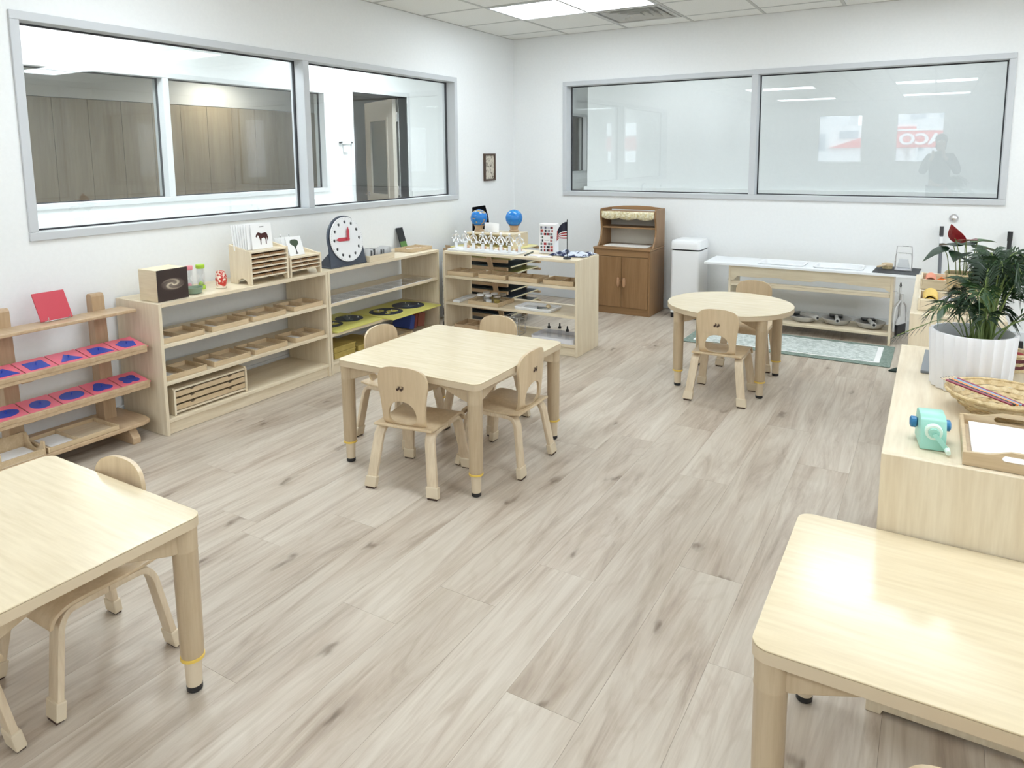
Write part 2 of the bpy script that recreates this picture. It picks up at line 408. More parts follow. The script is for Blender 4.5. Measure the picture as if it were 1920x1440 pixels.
SW = [(-8.4, -7.5, 1.0, 2.2), (-5.8, -4.9, 1.0, 2.2), (-3.2, -2.3, 1.0, 2.2)]
wall_open('wall_right', 'x', RX, RY, 0, H+.03, SW, m_wall, .12)
struct(MB().box(.0005, .014, RY+.02, -.0005, .001, .10).build('baseboard_left', m_base, bevel=.003))
struct(MB().box(.015, RX-.02, -.014, -.0005, .001, .10).build('baseboard_back', m_base, bevel=.003))
def window(name, axis, pos, w, muls, proud, depth, fwid, mframe, mglass, gd, bars=True):
    """framed window in a wall; axis = wall normal axis; proud = how far the face stands towards the room (signed)"""
    root = sempty(name); a0, a1, z0, z1 = w
    lo, hi = min(pos+proud, pos+depth), max(pos+proud, pos+depth)
    def bx(mb, p, q, r, s, l=lo, h=hi): mb.box(l, h, p, q, r, s) if axis == 'x' else mb.box(p, q, l, h, r, s)
    mb = MB(); bx(mb, a0, a1, z0, z0+fwid); bx(mb, a0, a1, z1-fwid, z1); bx(mb, a0, a0+fwid, z0+fwid, z1-fwid); bx(mb, a1-fwid, a1, z0+fwid, z1-fwid)
    mb.build('window_frame', mframe, root, bevel=.003)
    edges = [a0+fwid]
    for c in muls:
        mb = MB(); bx(mb, c-.026, c+.026, z0+fwid, z1-fwid, lo+.003, hi-.003); mb.build('mullion', mframe, root, bevel=.003)
        edges += [c-.026, c+.026]
    edges.append(a1-fwid); g = pos+gd; zz0, zz1 = z0+fwid, z1-fwid
    for k in range(0, len(edges), 2):
        p, q = edges[k], edges[k+1]; mb = MB(); bx(mb, p, q, zz0, zz1, g-.003, g+.003); pn = mb.build('pane', mglass, root)
        mb = MB()
        for (a, b, c, d) in ((p, q, zz0, zz0+.008), (p, q, zz1-.008, zz1), (p, p+.008, zz0+.008, zz1-.008), (q-.008, q, zz0+.008, zz1-.008)): bx(mb, a, b, c, d, g-.009, g+.009)
        mb.build('gasket', m_gasket, pn)
    return root
window('window_1', 'x', 0, W1, [-2.81], .014, -.125, .042, m_alu, m_glass, -.085)
window('window_2', 'y', 0, W2, [2.385], -.014, .125, .042, m_alu, m_glass, .10)
for k, w in enumerate(RW): window('window_%d' % (3+k), 'y', RY, w, [], .012, -.11, .04, m_white, m_glass_clear, -.06)
for k, w in enumerate(SW): window('window_%d' % (5+k), 'x', RX, w, [], -.012, .11, .04, m_white, m_glass_clear, .06)
# ------------------------------------------------------------------ corridor, hall behind the back wall, far room
CX = -1.5
struct(MB().box(-6.2, -.12, RY-.12, 8.1, -.05, -.002).build('floor_corridor', speckle('corridor_vinyl', (.42,.39,.35), (.48,.45,.41), 14, .5)))
struct(MB().box(-.12, RX+.12, .12, 8.1, -.05, -.002).build('floor_hall', speckle('hall_vinyl', (.42,.39,.35), (.48,.45,.41), 14, .5)))
struct(MB().box(-6.2, -.12, RY-.12, 8.1, H+.03, H+.08).build('ceiling_corridor', m_tile))
struct(MB().box(-.12, RX+.12, .12, 8.1, H+.03, H+.08).build('ceiling_hall', m_tile))
W5 = (-4.9, -1.12, 1.09, 2.10); DO = (-.75, .14, 0, 2.10); W6 = (3.4, 5.05, 1.12, 2.12)
wall_open('wall_corridor', 'x', CX, RY, 8.1, H+.03, [W5, DO, W6], m_wall2, -.12)
window('window_8', 'x', CX, W5, [-2.85], .012, -.13, .04, m_alu2, m_glass_clear, -.07)
window('window_9', 'x', CX, W6, [4.2], .012, -.13, .04, m_alu2, m_glass_clear, -.07)
struct(MB().box(.05, RX+.12, 1.7, 1.82, 0, H+.03).build('wall_hall', m_wall2))
struct(MB().box(.05, .17, 1.82, 8.1, 0, H+.03).build('wall_hall_side', m_wall2))
struct(MB().box(-6.2, .05, 8.1, 8.2, 0, H+.03).build('wall_corridor_end', m_wall2))
struct(MB().box(-6.2, -.12, RY-.22, RY-.12, 0, H+.03).build('wall_corridor_near', m_wall2))
struct(MB().box(RX+.12, RX+.24, .12, 1.7, 0, H+.03).build('wall_hall_end', m_wall2))
struct(MB().box(-6.3, -6.2, RY, 8.1, 0, H+.03).build('wall_far_room', m_wall))
# chair rails
struct(MB().box(CX, CX+.025, RY, W5[0]-.001, .86, 1.03).box(CX, CX+.025, W5[0], -.80, .86, 1.03).box(CX, CX+.025, .19, 8.05, .86, 1.03).build('trim_1', m_wall2, bevel=.004))
struct(MB().box(.02, RX, 1.66, 1.699, .80, 1.047).build('trim_2', m_wall2, bevel=.004))
# corridor lights
for k, (a, b) in enumerate(((-.8,-6.5),(-.8,-3.6),(-.8,-1.0),(-.8,2.4))):
    panel(0, a-.3, a+.3, b-.3, b+.3, 'square corridor ceiling panel beyond the left window, %s one from the near end' % ORD[k], m_diff2)
for k, a in enumerate((1.4, 3.6, 5.8)):
    panel(0, a-.6, a+.6, .6, 1.2, 'ceiling panel in the hall behind the back window, %s from the left' % ORD[k], m_diff4)
for k, (a, b) in enumerate(((-4.9,.55),(-3.2,-2.6))):
    panel(0, a-.3, a+.3, b-.3, b+.3, 'square ceiling panel in the dim far room, %s' % ('over the wooden cupboards' if k == 0 else 'near the corridor glass'), m_diff3)
# door into the far room
d1 = sempty('door_1')
mb = MB(); mb.box(CX-.13, CX+.012, DO[0]-.045, DO[0], .0, 2.145); mb.box(CX-.13, CX+.012, DO[1], DO[1]+.045, .0, 2.145); mb.box(CX-.13, CX+.012, DO[0], DO[1], 2.10, 2.145)
mb.build('door_frame', m_alu2, d1, bevel=.003)
m_doorp = plain('door_paint', (.62,.58,.50), .4)
leaf = MB().prism([(0,.008),(.87,.008),(.87,2.09),(0,2.09)], -.022, .022, 'xz', holes=[[(.17,.98),(.70,.98),(.70,1.86),(.17,1.86)]]).build('door_leaf', m_doorp, d1, (CX-.155, .10, 0), radians(153))
mb = MB()
for s in (-1, 1):
    for a in ((.15,.185,.95,1.89),(.685,.72,.95,1.89),(.185,.685,.95,.985),(.185,.685,1.855,1.89)): mb.box(a[0],a[1],min(.022*s,.03*s),max(.022*s,.03*s),a[2],a[3])
mb.build('glazing_bead', m_doorp, leaf)
MB().box(.17,.70,-.004,.004,.98,1.86).build('glass_panel', plain('grey_door_glass', (.16,.17,.16), .2), leaf)
mb = MB()
for s in (-1, 1): mb.cyl((.80,s*.022,.97),(.80,s*.065,.97),.012); mb.cyl((.80,s*.062,.97),(.69,s*.062,.97),.009); mb.cyl((.80,s*.022,.97),(.80,s*.028,.97),.03)
mb.build('handle', m_steel, leaf, smooth=True)
for z in (1.0-.02, 1.83): MB().box(-.03,.03,-.028,-.022,z,z+.11).cyl((-.006,-.028,z),(-.006,-.028,z+.11),.008).build('hinge', m_steel, leaf)
# thermostat-like switch box between corridor window and door
t = thing('wall_sensor', 'small white sensor box with black ends on the corridor wall', 'sensor', (CX, -.88, 1.58))
MB().box(.002,.03,-.06,.06,-.02,.02).build('housing', m_white, t, bevel=.006)
MB().box(.002,.02,-.035,.035,-.10,-.03).build('base_plate', m_white, t, bevel=.004)
for s in (-1,1): MB().box(.006,.026,s*.075-.015,s*.075+.015,-.008,.008).build('sensor_end', m_black, t)
# wooden cupboards in the far room
cab = None
for k in range(8):
    y0 = -3.82+.86*k; lab = 'tall wood-veneer cupboard in the far room, %s from the left' % ORD[k]
    if cab is None:
        cab = thing('tall_cupboard', lab, 'cupboard', (-5.5, y0, 0), 0, 'row of tall cupboards')
        MB().box(-.5,-.022,.002,.858,.001,2.18).build('carcass', m_wardrobe, cab)
        for q in (0, 1):
            dr = MB().box(-.02,0,.003+.43*q,.427+.43*q,.08,2.176).build('door', m_wardrobe, cab, bevel=.002)
    else: dup(cab, (-5.5, y0, 0), 0, lab)
struct(MB().box(-6.2,-5.5,-4.0,3.2,2.185,H+.03).build('trim_3', m_wall))
# street outside the rear windows
tag(MB().box(-30, 40, RY-40, RY-.13, -1.2, -1.0).build('street', speckle('asphalt', (.16,.16,.17),(.22,.22,.23), 3, .9)), 'grey street surface outside the rear windows', 'street')
sg = thing('fuel_station_canopy', 'red and white filling station canopy seen mirrored in the back window', 'canopy', (4.8, -18.5, -1.0))
MB().box(-2.3,3.2,-2.5,0,2.57,3.07).build('fascia', plain('canopy_red', (.72,.045,.05), .4), sg)
MB().box(-2.35,3.25,-2.55,.02,3.075,3.12).build('white_cap', m_white, sg)
for sx in (-1.9, 2.6): MB().box(sx-.08,sx+.08,-1.4,-1.2,.0005,2.56).build('column', m_white, sg)
def text_mesh(txt, w, h, ext=.01):
    c = bpy.data.curves.new('lettering', 'FONT'); c.body = txt; c.size = 1; c.extrude = ext; c.align_x = 'LEFT'; c.offset = .03
    o = bpy.data.objects.new('tmp_text', c); COL.objects.link(o)
    dg = bpy.context.evaluated_depsgraph_get(); me = bpy.data.meshes.new_from_object(o.evaluated_get(dg))
    bpy.data.objects.remove(o); me.materials.clear()
    xs = [v.co.x for v in me.vertices]; ys = [v.co.y for v in me.vertices]
    for v in me.vertices: v.co.x = (v.co.x-min(xs))/(max(xs)-min(xs))*w; v.co.y = (v.co.y-min(ys))/(max(ys)-min(ys))*h
    return me
obj('sign_lettering', text_mesh('TEXACO', 2.08, .345), m_white, sg, (0, .02, 2.65), (pi/2, 0, pi))
m_facade = plain('pale_facade', (.74,.76,.78), .7); m_win = plain('facade_window', (.30,.35,.42), .2)
BLD = ((-2.6,-30,5.6,8,'pale apartment block with rows of windows outside the rear left window'),(1.6,-23.5,2.9,3.43,'low white shop with a red sloping fascia outside the rear windows'),(5.5,-33,9,9,'wide pale apartment block behind the filling station'))
for k, (bx_, by_, bw, bh, lab) in enumerate(BLD):
    b_ = thing('street_building', lab, 'building', (bx_, by_, -1.0))
    MB().box(-bw/2,bw/2,-4,0,0,bh).build('walls', m_facade if k != 1 else m_white, b_)
    if k == 1: MB().prism([(-1.46,2.6),(1.45,2.6),(1.45,3.35),(.8,3.35)], .002,.12,'xz').build('red_fascia', plain('red_fascia', (.72,.05,.06), .5), b_)
    n = int(bw/1.25)
    for r in range(int((bh-1)/1.5) if k != 1 else 2):
        for c_ in range(n):
            z0 = 1.0+r*1.5 if k != 1 else (.9, 2.95)[r]
            if k == 1 and r == 1 and c_ > 0: continue
            MB().box(-bw/2+.35+c_*1.2,-bw/2+1.0+c_*1.2,0,.03,z0,z0+(.8 if k != 1 else .3)).build('window', m_win, b_)
# ------------------------------------------------------------------ furniture
def shelf_unit(label, loc, rot, w, d=.374, h=.70, levels=(.484,.285), bottom=.085, back=False, group='birch shelf units', notch=False):
    t = thing('shelf_unit', label, 'shelf', loc, rot, group); th = .018
    for xx in (0, w-th):
        poly = [(0,.0),(d,.0),(d,h),(0,h)]
        if notch: poly = [(0,0),(.035,0),(.04,.012),(d-.04,.012),(d-.035,0),(d,0),(d,h),(0,h)]
        MB().prism(poly, xx, xx+th, 'yz').build('side_panel', m_birch, t, bevel=.002)
    MB().box(th, w-th, .0, d, h-.02, h-.0005).build('top_panel', m_birch_x, t, bevel=.002)
    for z in levels: MB().box(th, w-th, .004, d-.004, z-.02, z).build('shelf', m_birch_x, t, bevel=.002)
    MB().box(th, w-th, .004, d-.004, bottom-.02, bottom).build('bottom_shelf', m_birch_x, t, bevel=.002)
    MB().box(th, w-th, .014, .032, .002, bottom-.021).build('kickboard', m_birch_x, t)
    if back: MB().box(th, w-th, d-.012, d-.004, bottom, h-.021).build('back_panel', m_birch, t)
    return t
shelf_unit('long birch shelf unit with wooden trays under the left window', (.3965,-4.252,0), pi/2, 1.178)
shelf_unit('birch shelf unit under the clock holding yellow map boards', (.3965,-3.070,0), pi/2, 1.208, levels=(.478,.275))
shelf_unit('open birch shelf unit standing out from the corner with figurines on top', (.47,-1.912,0), 0, 1.161, levels=(.508,.298))
shelf_unit('near birch shelf unit on the right carrying the palm pot', (3.68,-3.31,0), -pi/2, 1.17, back=True, notch=True)
shelf_unit('far birch shelf unit on the right carrying the mat trays', (3.69,-1.47,0), -pi/2, 1.22, back=True, notch=True)

# ---- chairs
def make_chair(label, loc, rot, group):
    t = thing('child_chair', label, 'chair', loc, rot, group)
    def xf(yz_, x0, x1, n):   # side-plane path to 3d with splay
        return [(x0+(x1-x0)*max(0,(1-z/.27)), y, z) for y, z in yz_]
    for s in (-1, 1):
        for fr in (-1, 1):
            p = catmull([(0,.268,0),(fr*.075,.268,0),(fr*.108,.262,0),(fr*.128,.235,0),(fr*.137,.19,0),(fr*.153,.09,0),(fr*.166,.012,0)], 4)
            path = [(s*(.122+.033*max(0,1-q[1]/.262)), q[0], q[1]) for q in p]
            if fr > 0: path[0] = (path[0][0], .0006, path[0][2])
            lg = MB().strap(path, .046, .018).build('leg', m_chair_leg, t, bevel=.003, smooth=True)
            e = path[-1]; a = path[-5]; d = (Vector(e)-Vector(a)).normalized()
            p0 = Vector(e)-d*.042; p1 = Vector(e)+d*.006
            MB().strap([p0, p1], .056, .026).build('boot', m_foot, lg, bevel=.004)
            MB().box(e[0]-.022,e[0]+.022,e[1]-.010+.001*fr,e[1]+.010+.001*fr,.0005,.006).build('glide', m_logo, lg)
    # seat: bent panel, front lip curling down
    prof = [(-.150,.2875),(-.10,.283),(-.03,.281),(.04,.284),(.09,.285),(.125,.279),(.148,.262),(.156,.240)]
    pts = catmull([(0,y,z) for y, z in prof], 3)
    ws = [.285+.02*min(1,(k/len(pts))*1.5) for k in range(len(pts))]
    MB().strap(pts, ws, .012).build('seat', m_chair, t, bevel=.004, smooth=True)
    # backrest
    out = []
    half = [(.098,.276),(.103,.31),(.107,.38),(.114,.43),(.121,.47),(.119,.502),(.108,.526),(.086,.543),(.047,.5535),(0,.556)]
    right = catmull([(a,b,0) for a,b in half], 3)
    out = [(p[0],p[1]) for p in right]+[(-p[0],p[1]) for p in right[-2::-1]]
    hole = [(.066,.318),(.068,.345),(.056,.378),(.032,.398),(0,.404),(-.032,.398),(-.056,.378),(-.068,.345),(-.066,.318),(-.05,.303),(-.025,.299),(0,.298),(.025,.299),(.05,.303)]
    hole = [(p[0],p[1]) for p in catmull([(a,b,0) for a,b in hole+hole[:1]], 2)[:-1]]
    cuts = [((0,0,z),(0,0,1)) for z in (.30,.33,.36,.39,.42,.45,.48,.51,.54)]+[((x,0,0),(1,0,0)) for x in (-.09,-.06,-.03,0,.03,.06,.09)]
    def warp(c):
        z = c.z; y = -.133-.018*sin(min(1,max(0,(z-.27)/.29))*pi/2)+(.03*(1-(z-.27)/.05)**2 if z < .32 else 0)
        return (c.x, c.y+y+1.2*c.x*c.x, z)
    br = MB().prism(out, -.006, .006, 'xz', holes=[hole]).build('backrest', m_chair, t, cuts=cuts, warp=warp, smooth=True, ang=50)
    # small dark rabbit-like brand mark on the rear face
    mk = MB()
    for ox in (-.009, .009):
        mk.prism(ell(ox-.003,.457,.006,.006,10), -.0012, 0, 'xz'); mk.prism(ell(ox+.004,.4615,.0042,.0042,8), -.0012, 0, 'xz')
        mk.prism(ell(ox+.002,.469,.0014,.006,8), -.0012, 0, 'xz'); mk.prism(ell(ox+.007,.468,.0014,.005,8), -.0012, 0, 'xz')
    mk.build('brand_mark', m_logo, br, loc=(0,-.1565,0))
    return t
CH = [('birch child chair at the square table, back towards the camera', (1.835,-3.975,0), radians(8.4), 'chairs at the square table'),
 ('birch child chair on the right side of the square table, seen from behind', (2.070,-3.612,0), radians(91), 'chairs at the square table'),
 ('birch child chair on the left side of the square table, by the shelves', (1.425,-3.60,0), radians(-92), 'chairs at the square table'),
 ('birch child chair on the far side of the square table', (1.715,-3.245,0), radians(178), 'chairs at the square table'),
 ('birch child chair at the round table, back towards the camera', (2.722,-2.212,0), radians(2), 'chairs at the round table'),
 ('birch child chair behind the round table, by the sink bench', (2.712,-1.45,0), radians(181), 'chairs at the round table'),
 ('birch child chair tucked under the front left table from its far side', (1.728,-5.393,0), radians(180), 'chairs at the front left table'),
 ('birch child chair under the front left table from its near side', (1.735,-5.822,0), 0, 'chairs at the front left table'),
 ('birch child chair at the near side of the front right table', (3.885,-5.135,0), 0, 'chairs at the front right table')]
ch0 = None
for lab, loc, rot, grp in CH:
    ch0 = make_chair(lab, loc, rot, grp) if ch0 is None else (dup(ch0, loc, rot, lab, grp), ch0)[1]

# ---- tables
def table_leg(t, x, y, h, brk):
    """upper sleeve + ring + insert + foot, brackets given as direction vectors"""
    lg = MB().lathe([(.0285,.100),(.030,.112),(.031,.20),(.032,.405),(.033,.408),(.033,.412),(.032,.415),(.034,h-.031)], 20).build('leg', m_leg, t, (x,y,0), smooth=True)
    MB().lathe([(.0275,.094),(.0315,.096),(.0315,.103),(.0275,.105)], 20).build('ring', m_yellow, lg, smooth=True)
    MB().lathe([(.0205,.018),(.0225,.094)], 18).build('insert', m_legpl, lg, smooth=True)
    MB().lathe([(.018,.0005),(.021,.004),(.021,.018)], 18).build('glide', m_black, lg, smooth=True)
    for dx, dy in brk:
        d = Vector((dx,dy,0)).normalized(); a = math.atan2(d.y, d.x)
        MB().prism([(.02,h-.092),(.02,h-.031),(.19,h-.031),(.185,h-.040),(.06,h-.085),(.035,h-.092)], -.013, .013, 'xz').build('bracket', m_leg, lg, rot=(0,0,a), bevel=.003)
def square_table(label, x0, x1, y0, y1, h=.503, grp='low square tables', r=.035):
    t = thing('child_table', label, 'table', ((x0+x1)/2,(y0+y1)/2,0), 0, grp); w, d = x1-x0, y1-y0
    top = MB().prism(rrect(w,d,r,6), h-.004, h).build('table_top', m_maple, t, bevel=.0015)
    MB().prism(rrect(w,d,r,6), h-.030, h-.0045).build('edge_band', m_tableedge, top, smooth=True)
    for sx in (-1,1):
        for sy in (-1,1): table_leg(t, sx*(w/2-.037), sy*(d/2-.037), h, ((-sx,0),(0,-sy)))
    return t
square_table('square maple table with four chairs in the middle of the room', 1.400, 2.188, -4.035, -3.247)
square_table('square maple table cut off at the left edge of the picture', 1.372, 2.134, -5.883, -5.273)
square_table('maple table pushed against the right shelf unit in the foreground', 3.500, 4.70, -5.080, -4.484)
t = thing('round_table', 'round maple table with two chairs in front of the sink bench', 'table', (2.685,-1.90,0))
h = .503
top = MB().prism(ell(0,0,.381,.381,64), h-.004, h).build('table_top', m_maple, t, bevel=.0015)
MB().prism(ell(0,0,.381,.381,64), h-.030, h-.0045).build('edge_band', m_tableedge, top, smooth=True)
for sx in (-1,1):
    for sy in (-1,1): table_leg(t, sx*.247, sy*.247, h, ((-sx,-sy*.25),(-sx*.25,-sy)))

# ---- wooden play kitchen
t = thing('play_kitchen', 'brown wooden play hutch with two doors and a lace valance', 'play kitchen', (1.105,-.455,0))
w, d = .54, .375
MB().box(0,.018,.0,d,.001,.585).build('side_panel', m_oak, t, bevel=.003); MB().box(w-.018,w,.0,d,.001,.585).build('side_panel', m_oak, t, bevel=.003)
MB().box(.018,w-.018,.012,.03,.001,.062).build('plinth', m_oak_x, t); MB().box(.018,w-.018,d-.01,d-.002,.02,.585).build('back_panel', m_oak, t)
MB().box(.018,w-.018,.002,.02,.528,.585).build('apron', m_oak_x, t, bevel=.002)
MB().box(-.004,w+.002,-.012,d,.586,.606).build('counter', m_oak_x, t, bevel=.006)
for q in (0,1):
    x0 = .020+.2515*q
    dr = MB().box(x0,x0+.2485,.0,.018,.065,.524).build('door', m_oak, t, bevel=.003)
    xh = x0+(.222 if q == 0 else .027)
    MB().lathe([(0,-.045),(.010,-.040),(.015,-.02),(.016,0),(.015,.02),(.010,.040),(0,.045)], 14).build('handle', plain('beech_knob', (.42,.24,.13), .4), dr, (xh,-.006,.295), smooth=True)
hp = [(.375,.607),(.075,.607),(.11,.64),(.145,.70),(.155,.76),(.145,.82),(.13,.87),(.135,.93),(.15,.945),(.375,.945)]
hp = [(p[0],p[1]) for p in hp]
for x0 in (.0,w-.018): MB().prism(hp, x0, x0+.018, 'yz').build('hutch_side', m_oak, t, bevel=.003)
MB().prism([(.018,.925),(w-.018,.925),(w-.018,.945),(w*.75,.958),(w/2,.962),(w*.25,.958),(.018,.945)], d-.02, d-.002, 'xz').build('hutch_crest', m_oak_x, t, bevel=.002)
MB().box(.018,w-.018,.14,d-.02,.902,.916).build('hutch_top', m_oak_x, t); MB().box(.018,w-.018,.16,d-.02,.765,.779).build('hutch_shelf', m_oak_x, t, bevel=.002)
MB().box(.018,w-.018,d-.012,d-.004,.607,.902).build('hutch_back', plain('cream_panel', (.66,.63,.55), .6), t)
mb = MB(); n = 60; vs = []
for k in range(n+1):
    u = k/n; xx = .02+u*(w-.04); yy = .128+.006*sin(u*58); zb = .862-.016*abs(sin(u*pi*3.0))
    for z in (.922, .90, .88, zb): vs.append((xx, yy+.004*(.92-z)/.05, z))
fs = [(k*4+j,(k+1)*4+j,(k+1)*4+j+1,k*4+j+1) for k in range(n) for j in range(3)]
mb._add(vs, fs); vo = mb.build('valance', speckle('lace_fabric', (.62,.53,.28), (.83,.78,.60), 55, .9, .42, .55), t, smooth=True)
vo.modifiers.new('cloth_thickness', 'SOLIDIFY').thickness = .002
tag(MB().prism(rrect(.42,.22,.02,4), 0, .003).build('doily', speckle('doily_fabric', (.70,.66,.60), (.80,.78,.74), 70, .9), loc=(1.37,-.27,.6065)), 'pale cloth doily lying on the play hutch counter', 'cloth')

# ---- pedal bin
t = thing('waste_bin', 'tall white pedal bin beside the play hutch', 'bin', (1.92,-.205,0))
MB().prism(rrect(.255,.285,.025,4), .045, .60).build('body', m_white, t, smooth=True)
MB().prism(rrect(.25,.28,.025,4), .0005, .044).build('base', m_black, t, smooth=True)
MB().prism(rrect(.245,.275,.025,4), .601, .612).build('gap', m_black, t, smooth=True)
mb = MB(); pf = [(1.0,.613),(1.0,.65),(.985,.672),(.93,.686),(.8,.692)]; rr = rrect(.262,.292,.03,5); n = len(rr)
vs = [(p[0]*s,p[1]*s,z) for s,z in pf for p in rr]
mb._add(vs, [(k*n+i,k*n+(i+1)%n,(k+1)*n+(i+1)%n,(k+1)*n+i) for k in range(len(pf)-1) for i in range(n)]+[list(range(n))[::-1], list(range((len(pf)-1)*n,len(pf)*n))])
mb.build('lid', m_white, t, smooth=True)
MB().box(-.05,.05,-.17,-.142,.012,.022).build('pedal', m_steel, t, bevel=.003)

# ---- sink bench
t = thing('sink_bench', 'long low plywood bench with white top and two inset basins', 'bench', (2.14,-.54,0))
bx0, bx1 = .195, 1.395     # frame in local x
def hole_rect(cx, w_, d_, cy): return rrect(w_, d_, .045, 4, cx, cy)
b1c, b2c = (.585,.215), (1.005,.215)
top = MB().prism([(0,0),(1.54,.0),(1.54,.40),(0,.40)], .531, .547, holes=[hole_rect(b1c[0],.335,.25,b1c[1]), hole_rect(b2c[0],.335,.25,b2c[1])]).build('bench_top', plain('white_laminate', (.82,.84,.86), .3), t)
for c in (b1c, b2c):
    mb = MB(); rings = [(.355,.27,.548),(.36,.275,.556),(.345,.26,.558),(.33,.245,.552),(.315,.23,.50),(.29,.205,.462),(.2,.12,.458)]
    loops = [rrect(a,b,.045,5,c[0],c[1]) for a,b,_ in rings]; n = len(loops[0]); vs = [(p[0],p[1],rings[k][2]) for k, l in enumerate(loops) for p in l]
    mb._add(vs, [(k*n+i,k*n+(i+1)%n,(k+1)*n+(i+1)%n,(k+1)*n+i) for k in range(len(rings)-1) for i in range(n)]+[list(range((len(rings)-1)*n,len(rings)*n))])
    o = mb.build('basin', m_white, t, smooth=True); o.modifiers.new('wall', 'SOLIDIFY').thickness = .002
ap = [(bx0+.018,.53),(bx1-.018,.53),(bx1-.018,.405),(bx1-.035,.41),(bx1-.06,.432),(bx1-.28,.438),(bx1-.33,.447),(bx1-.52,.447),(bx1-.57,.437),(bx1-.75,.437),(bx1-.80,.447),(bx0+.28,.447),(bx0+.24,.440),(bx0+.07,.440),(bx0+.045,.41),(bx0+.018,.405)]
MB().prism(ap, .04, .056, 'xz').build('apron', m_birch_x, t, bevel=.002)
MB().box(bx0+.018,bx1-.018,.355,.371,.43,.53).build('back_rail', m_birch_x, t)
for x0 in (bx0, bx1-.018):
    MB().prism([(.04,.0005),(.075,.0005),(.078,.05),(.33,.05),(.335,.0005),(.37,.0005),(.37,.53),(.04,.53)], x0, x0+.018, 'yz').build('side_panel', m_birch, t, bevel=.002)
MB().box(bx0+.018,bx1-.018,.05,.09,.36,.385).build('towel_rail', m_birch_x, t, bevel=.004)
for k in range(4):
    MB().box(bx0+.018,bx1-.018,.045+.082*k,.120+.082*k,.070,.092).build('slat', m_birch_x, t, bevel=.003)
MB().box(bx0+.018,bx1-.018,.048,.062,.385,.40).build('rail_lip', m_edge, t)
for sx, lab in ((bx0,-1),(bx1,1)):
    MB().tube([(sx+.0*lab,.13,.40),(sx+.022*lab,.13,.40),(sx+.024*lab,.13,.385),(sx+.03*lab,.13,.395)], .0025, 6).build('hook', m_steel, t)
# things on and under the bench
tag(MB().prism(rrect(.30,.36,.005,2), 0, .003).build('rubber_mat', plain('charcoal_rubber', (.028,.03,.033), .6), loc=(3.545,-.335,.5475), rot=radians(-3)), 'charcoal rubber mat at the right end of the sink bench', 'mat')
t = thing('scrub_brush', 'round wooden scrub brush on the charcoal mat', 'brush', (3.475,-.27,.5505), radians(-20))
MB().lathe([(.038,.022),(.040,.03),(.038,.04),(.02,.045)], 18).build('head', m_tray, t, smooth=True)
MB().lathe([(.036,.0005),(.037,.021)], 18).build('bristles', speckle('bristle', (.55,.45,.25),(.40,.30,.15), 120), t)
MB().box(-.012,.012,-.16,-.035,.025,.038).build('handle', m_tray, t, bevel=.005)
t = thing('wire_rack', 'small steel and glass carrier with tall wire handle on the charcoal mat', 'rack', (3.585,-.30,.5505))
for yy in (-.05,.05):
    MB().tube(catmull([(-.055,yy,.004),(-.055,yy,.09),(-.05,yy,.165 if yy>0 else .125),(-.04,yy,.175 if yy>0 else .135),(.04,yy,.175 if yy>0 else .135),(.05,yy,.165 if yy>0 else .125),(.055,yy,.09),(.055,yy,.004)],3), .003, 6).build('wire_loop', m_steel, t, smooth=True)
MB().box(-.058,.058,-.06,.06,.0005,.012).build('base_tray', m_steel, t, bevel=.003)
for s in (-1,1): MB().prism([(-.045,.012),(.045,.012),(.03,.085),(-.03,.085)], s*.022-.003, s*.022+.003, 'xz').build('glass_plate', m_acrylic, t)
def dustpan(label, loc, rot, scale=1):
    t = thing('dustpan', label, 'dustpan', loc, rot)
    vs = []; m_p = plain('pale_grey_plastic', (.60,.60,.59), .45)
    ol = [(-.085,-.12),(.085,-.12),(.10,-.03),(.085,.05),(.045,.085),(.016,.10),(.013,.20),(-.013,.20),(-.016,.10),(-.045,.085),(-.085,.05),(-.10,-.03)]
    MB().prism(ol, 0, .006).build('pan', m_p, t, bevel=.002)
    wl = MB().tube([(p[0],p[1],.012) for p in ol[1:5]]+[(p[0],p[1],.018) for p in ol[8:12]]+[(-.085,-.12,.012)], .008, 6); wl.build('rim', m_p, t, smooth=True)
    MB().box(-.06,.06,-.165,-.08,.008,.03).build('bristles', m_black, t, bevel=.003)
    MB().prism([(-.06,-.08),(.06,-.08),(.05,-.05),(.018,-.02),(.014,.15),(-.014,.15),(-.018,-.02),(-.05,-.05)], .010, .026).build('brush_handle', m_p, t, bevel=.003)
    MB().tube([(0,.195,.004),(.012,.21,.004),(0,.235,.004),(-.012,.21,.004),(0,.195,.004)], .003, 6).build('hang_loop', m_black, t)
    return t
dustpan('white dustpan and brush hanging from the right end of the sink bench', (3.575,-.395,.235), (pi/2, 0, radians(65)))
def bowlset(label, loc, a):
    t = thing('basin_bowl', label, 'bowl', loc, a, 'bowls on the bench shelf'); g = plain('grey_enamel', (.47,.46,.44), .4)
    MB().lathe([(.06,.0005),(.085,.008),(.108,.042),(.111,.046),(.108,.048),(.082,.014),(.0,.010)], 28).build('bowl', g, t, smooth=True)
    br = MB().prism([(-.045,.03),(.045,.03),(.05,.10),(-.05,.10)], .040, .055).build('brush_head', m_black, t, bevel=.003)
    hd = MB().cyl((0,.03,.05),(0,-.145,.052),.014,.018,12).build('brush_handle', g, t, smooth=True)
    MB().cyl((0,-.145,.052),(0,-.149,.052),.010,.010,10).build('handle_end', m_black, t)
for k, (xx, yy, a, lab) in enumerate(((2.905,-.345,.9,'grey bowl with a brush on the lower bench shelf, nearest the round table'),(3.145,-.325,.15,'grey bowl with a brush in the middle of the lower bench shelf'),(3.385,-.345,.25,'grey bowl with a brush at the right end of the lower bench shelf'))): bowlset(lab, (xx,yy,.093), a)
